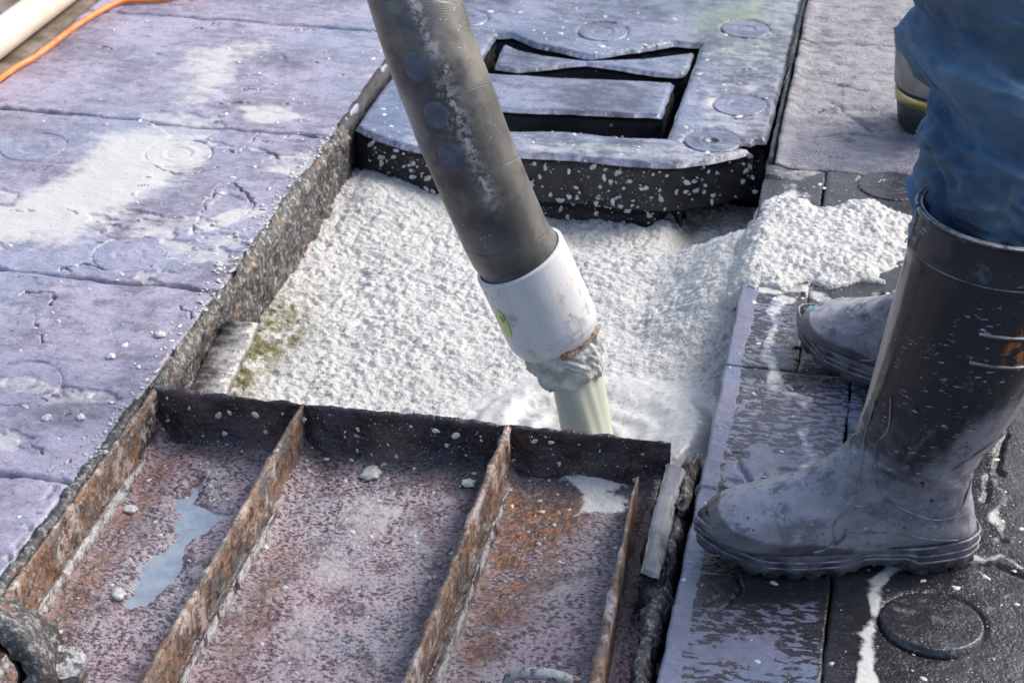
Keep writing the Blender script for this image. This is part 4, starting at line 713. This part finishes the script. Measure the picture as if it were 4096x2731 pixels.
tp_ = blobs('paint_patch', [(.196, .012, .062), (.19, -.004, .066), (.2, .02, .054), (.204, .006, .056)], [(.6, .3, .75)]*4, [.008, .006, .007, .006], [.12]*4, MAT['teal'], br, 3)
# jeans: two trouser legs joined at the hips
def leg_ring(C_, rx, ry, seed, t, th, fold):
    return C_+np.column_stack([np.cos(th)*(rx+fold), np.sin(th)*(ry+fold), np.zeros(len(th))])
def leg(path, rads, seed, nz=420, m_=150):
    P, L = crv(np.array(path, float), nz); th = np.linspace(-math.pi, math.pi, m_, endpoint=False); rr = np.interp(np.linspace(0, L[-1], nz), L, rads); V = np.zeros((nz, m_, 3)); Wr = np.zeros((nz, m_))
    z = P[:, 2][:, None]+0*th[None]; tilt = .014*np.cos(th+.8)+.010*np.sin(th*1.0+2.)+fbm(np.cos(th)*1.3, np.sin(th)*1.3, 1.5, 2, seed)*.028; zz = z+tilt[None]
    amp = np.interp(P[:, 2], [.25, .38, .44, .55, .62, .75, .95], [.004, .008, .016, .015, .011, .007, .004])[:, None]
    f1 = ridge(zz*1.0, np.cos(th)[None]*.035+np.sin(th)[None]*.025+seed, 17, 2, seed); f2 = ridge(zz*1.0+.4, np.cos(th)[None]*.05-np.sin(th)[None]*.04+seed, 38, 2, seed+3)
    fold = amp*(2.1*(f1**1.6-.42)+1.2*(f2**1.5-.38))+.006*fbm(zz, np.cos(th)[None]*.1, 9, 2, seed+4)
    Wr = np.clip(1.5*(f1-.62)+.8*(f2-.6)+.25, 0, 1)
    V[..., 0] = P[:, 0][:, None]+np.cos(th)[None]*(rr[:, None]+fold)*1.0; V[..., 1] = P[:, 1][:, None]+np.sin(th)[None]*(rr[:, None]*.95+fold); V[..., 2] = z+fold*.3
    return V.reshape(-1, 3), quads(nz, m_, False, True), Wr.ravel()
pl = [(0.580,-0.299,0.316),(0.579,-0.312,0.365),(0.578,-0.323,0.426),(0.582,-0.327,0.468),(0.578,-0.335,0.505),(0.572,-0.343,0.545),(0.555,-0.356,0.599),(0.555,-0.377,0.643),(0.549,-0.396,0.713)]
pl = [tuple(p) for p in pl]+[(.66, -.31, .78), (.70, -.27, .93), (.72, -.22, 1.02)]
rl = [.064, .068, .073, .068, .073, .075, .0775, .076, .086, .10, .118, .12]
b0 = np.array([.62, -.045, .33]); pr_ = [tuple(b0), (.63, -.05, .40), (.645, -.06, .5), (.66, -.075, .62), (.68, -.10, .78), (.71, -.15, .93), (.72, -.19, 1.02)]; r2 = [.062, .066, .072, .078, .098, .118, .12]
V1, F1, W1 = leg(pl, rl, 151); V2_, F2_, W2 = leg(pr_, r2, 161, 220, 90)
je = obj('jeans', mesh('jeans', np.vstack([V1, V2_]), [F1, F2_+len(V1)], {'wear': np.r_[W1, W2]}), MAT['denim']); at_parent(je, person)

# ------------------------------------------------------------------ pail behind the leg, pipe, cable, boards
pail = empty('pail', (.562, .875, 0)); tag(pail, 'black pail with brass band and grey rim half hidden behind the jeans', 'pail')
def lathe(name, prof, mat, parent, seg=64):
    a = np.linspace(0, 2*math.pi, seg, endpoint=False); V = np.concatenate([np.column_stack([np.cos(a)*r_, np.sin(a)*r_, np.full(seg, z_)]) for r_, z_ in prof]); return obj(name, mesh(name, V, quads(len(prof), seg, False, True)), mat, parent)
lathe('body', [(.001, .002), (.066, .002), (.070, .006), (.080, .075), (.076, .075), (.066, .008), (.001, .008)], MAT['black'], pail); lathe('band', [(.0755, .048), (.079, .050), (.081, .066), (.079, .069)], MAT['brass'], pail); lathe('rim', [(.079, .075), (.083, .078), (.088, .15), (.086, .152), (.080, .078)], MAT['tin'], pail)
o = tube('beige_pipe', [(-1.16, -.6, .033), (-1.158, .4, .033), (-1.152, .87, .033), (-1.148, 1.08, .033), (-1.14, 1.6, .033), (-1.12, 2.3, .033)], .032, MAT['pipe'], None, 32, 120); tag(o, 'beige plastic pipe lying along the deck edge', 'pipe')
cp = [(-1.10, -.4, .007), (-1.10, .3, .006), (-1.094, .72, .007), (-1.078, .843, .007), (-1.07, .997, .0075), (-1.057, 1.094, .007), (-1.038, 1.150, .007), (-.985, 1.172, .007), (-.945, 1.20, .007), (-.90, 1.30, .007), (-.92, 1.7, .007)]
o = tube('orange_cable', cp, .0055, MAT['cable'], None, 16, 240); tag(o, 'bright orange cable lying over the mats beside the beige pipe', 'cable')
o = grid_slab('board', -1.9, -1.104, -1.2, 2.3, .012, lambda x, y: fbm(x, y, 9, 3, 171)*.003-.003, {}, MAT['dirt'], None, .003, .005, .05, 5); tag(o, 'dusty brown board strip under the beige pipe', kind='structure')

# ------------------------------------------------------------------ splashes and lumps
rs = np.random.RandomState(5)
def scatter(name, label, n, fn, rmin, rmax, mat='splat', flat=.35, seed=1, pw=3.):
    pos = []; nr = []; rad = []
    while len(pos) < n:
        q = fn()
        if q is None: continue
        pos.append(q[0]); nr.append(q[1]); rad.append(rmin+(rmax-rmin)*rs.rand()**pw)
    o = blobs(name, pos, nr, rad, [flat]*n, MAT[mat], None, seed); tag(o, label, 'splashes', kind='stuff'); return o
def f_left():
    x, y = -.43-abs(rs.randn())*.28, rs.uniform(-.75, 1.1)
    return None if x < -1.09 else ((x, y, float(left_h(np.array([x]), np.array([y]))[0])), (0, 0, 1))
scatter('slurry_splash', 'tiny white slurry drops flecked over the left mats', 260, f_left, .0012, .0045, flat=.45, seed=2)
def f_edge():
    y = rs.uniform(-.42, .62); x = -.438-abs(rs.randn())*.016; return ((x, y, .001), (0, 0, 1))
scatter('slurry_splash', 'dense white slurry flecks along the rim of the left pit edge', 420, f_edge, .0008, .0035, flat=.5, seed=3)
def f_right():
    x, y = rs.uniform(.295, .85), rs.uniform(-.75, .62)
    return None if (x < .456 and y < 0 and rs.rand() < .75) else ((x, y, float(right_h(np.array([x]), np.array([y]))[0])), (0, 0, 1))
scatter('slurry_splash', 'fine white slurry specks sprinkled over the right mats', 620, f_right, .0008, .0042, flat=.3, seed=4, pw=4)
def f_cov():
    x = rs.uniform(-.40, .27); z = -.03-.16*rs.rand()
    if z < -.105 and x > .15: return None
    off = -.004 if z > -.105 else .0085
    return ((x, float(yfront(x))+off, z), (0, -1, .12))
scatter('slurry_splash', 'white slurry spatter on the dark front face of the hatch cover', 1000, f_cov, .0005, .0048, flat=.15, seed=6, pw=5.)
def f_covt():
    x, y = rs.uniform(-.40, .27), rs.uniform(.68, 1.4)
    return None if inside(np.array([x]), np.array([y]), hole)[0] or y < yfront(x)+.01 else ((x, y, ZC+float(cover_h(np.array([x]), np.array([y]))[0])), (0, 0, 1))
scatter('slurry_splash', 'white slurry specks on top of the hatch cover', 240, f_covt, .001, .005, flat=.3, seed=7)
def f_tray():
    x, y = rs.uniform(-.42, .22), -.225-abs(rs.randn())*.25
    return None if y < -.85 else ((x, y, float(tf_h(np.array([x]), np.array([y]))[0])), (0, 0, 1))
scatter('slurry_splash', 'white slurry crumbs scattered over the rusty tray floor', 360, f_tray, .0006, .0032, flat=.55, seed=8, pw=3.5)
def f_wall():
    x, z = rs.uniform(-.42, .24), rs.uniform(ZF+.008, 0); return ((x, -.2265+.0185*(x+.09)-.003*(1-(z-ZF)/.06), z), (0, -1, .1))
scatter('slurry_splash', 'white slurry flecks on the tarred wall of the tray', 150, f_wall, .0006, .0045, flat=.3, seed=9, pw=6)
LUMPS = [([(-0.117,-0.230)], -0.064, 0.009, 'round white slurry lump near the tarred wall in the middle bay'), ([(-0.128,-0.261)], -0.064, 0.012, 'larger flat white slurry lump on rust in the middle bay'), ([(-0.008,-0.220)], -0.064, 0.008, 'white slurry crumb where second tray rib meets the tarred wall'), ([(-0.002,-0.255)], -0.064, 0.008, 'white slurry crumb against the left foot of second tray rib'), ([(-0.475,-0.084)], 0, 0.0075, 'white slurry drop on left mats near the crusted pit edge'), ([(-0.518,-0.152)], 0, 0.006, 'white twin slurry drop on the left mats between pit edge and bolt cap'), ([(-0.537,-0.314)], 0, 0.0065, 'white slurry drop below the faint bolt cap on left mats'), ([(-0.496,-0.303)], 0, 0.006, 'white slurry drop beside the short crack in left mats'), ([(-0.347,-0.559)], -0.064, 0.009, 'white lump at the edge of the tray puddle'), ([(-0.398,-0.397)], -0.064, 0.008, 'white lump on rust beside the left tray flange'), ([(0.046,-0.261)], -0.064, 0.009, 'white lump against the right side of the second tray rib'), ([(-0.212,-0.206)], -0.05, 0.01, 'wet slurry clod stuck where the first rib meets the tarred wall')]
for pts, z, r_, lab in LUMPS:
    for k, (x, y) in enumerate(pts):
        V = []; n1, n2 = 14, 22; t = np.linspace(0, math.pi, n1); p_ = np.linspace(0, 2*math.pi, n2, endpoint=False); T1, P1 = np.meshgrid(t, p_, indexing='ij'); kx = r_*(1+.5*fbm(np.cos(P1)*np.sin(T1)*2+k*3, np.sin(P1)*np.sin(T1)*2+np.cos(T1)+x*50, 1.6, 3, k))
        V = np.stack([np.sin(T1)*np.cos(P1)*kx*1.15, np.sin(T1)*np.sin(P1)*kx, np.cos(T1)*kx*.42], -1).reshape(-1, 3)
        o = obj('slurry_lump', mesh('slurry_lump', V, quads(n1, n2, False, True)), MAT['splat']); o.location = (x, y, z+r_*.25); o.rotation_euler.z = x*40; tag(o, lab, 'slurry lump', 'slurry lumps')
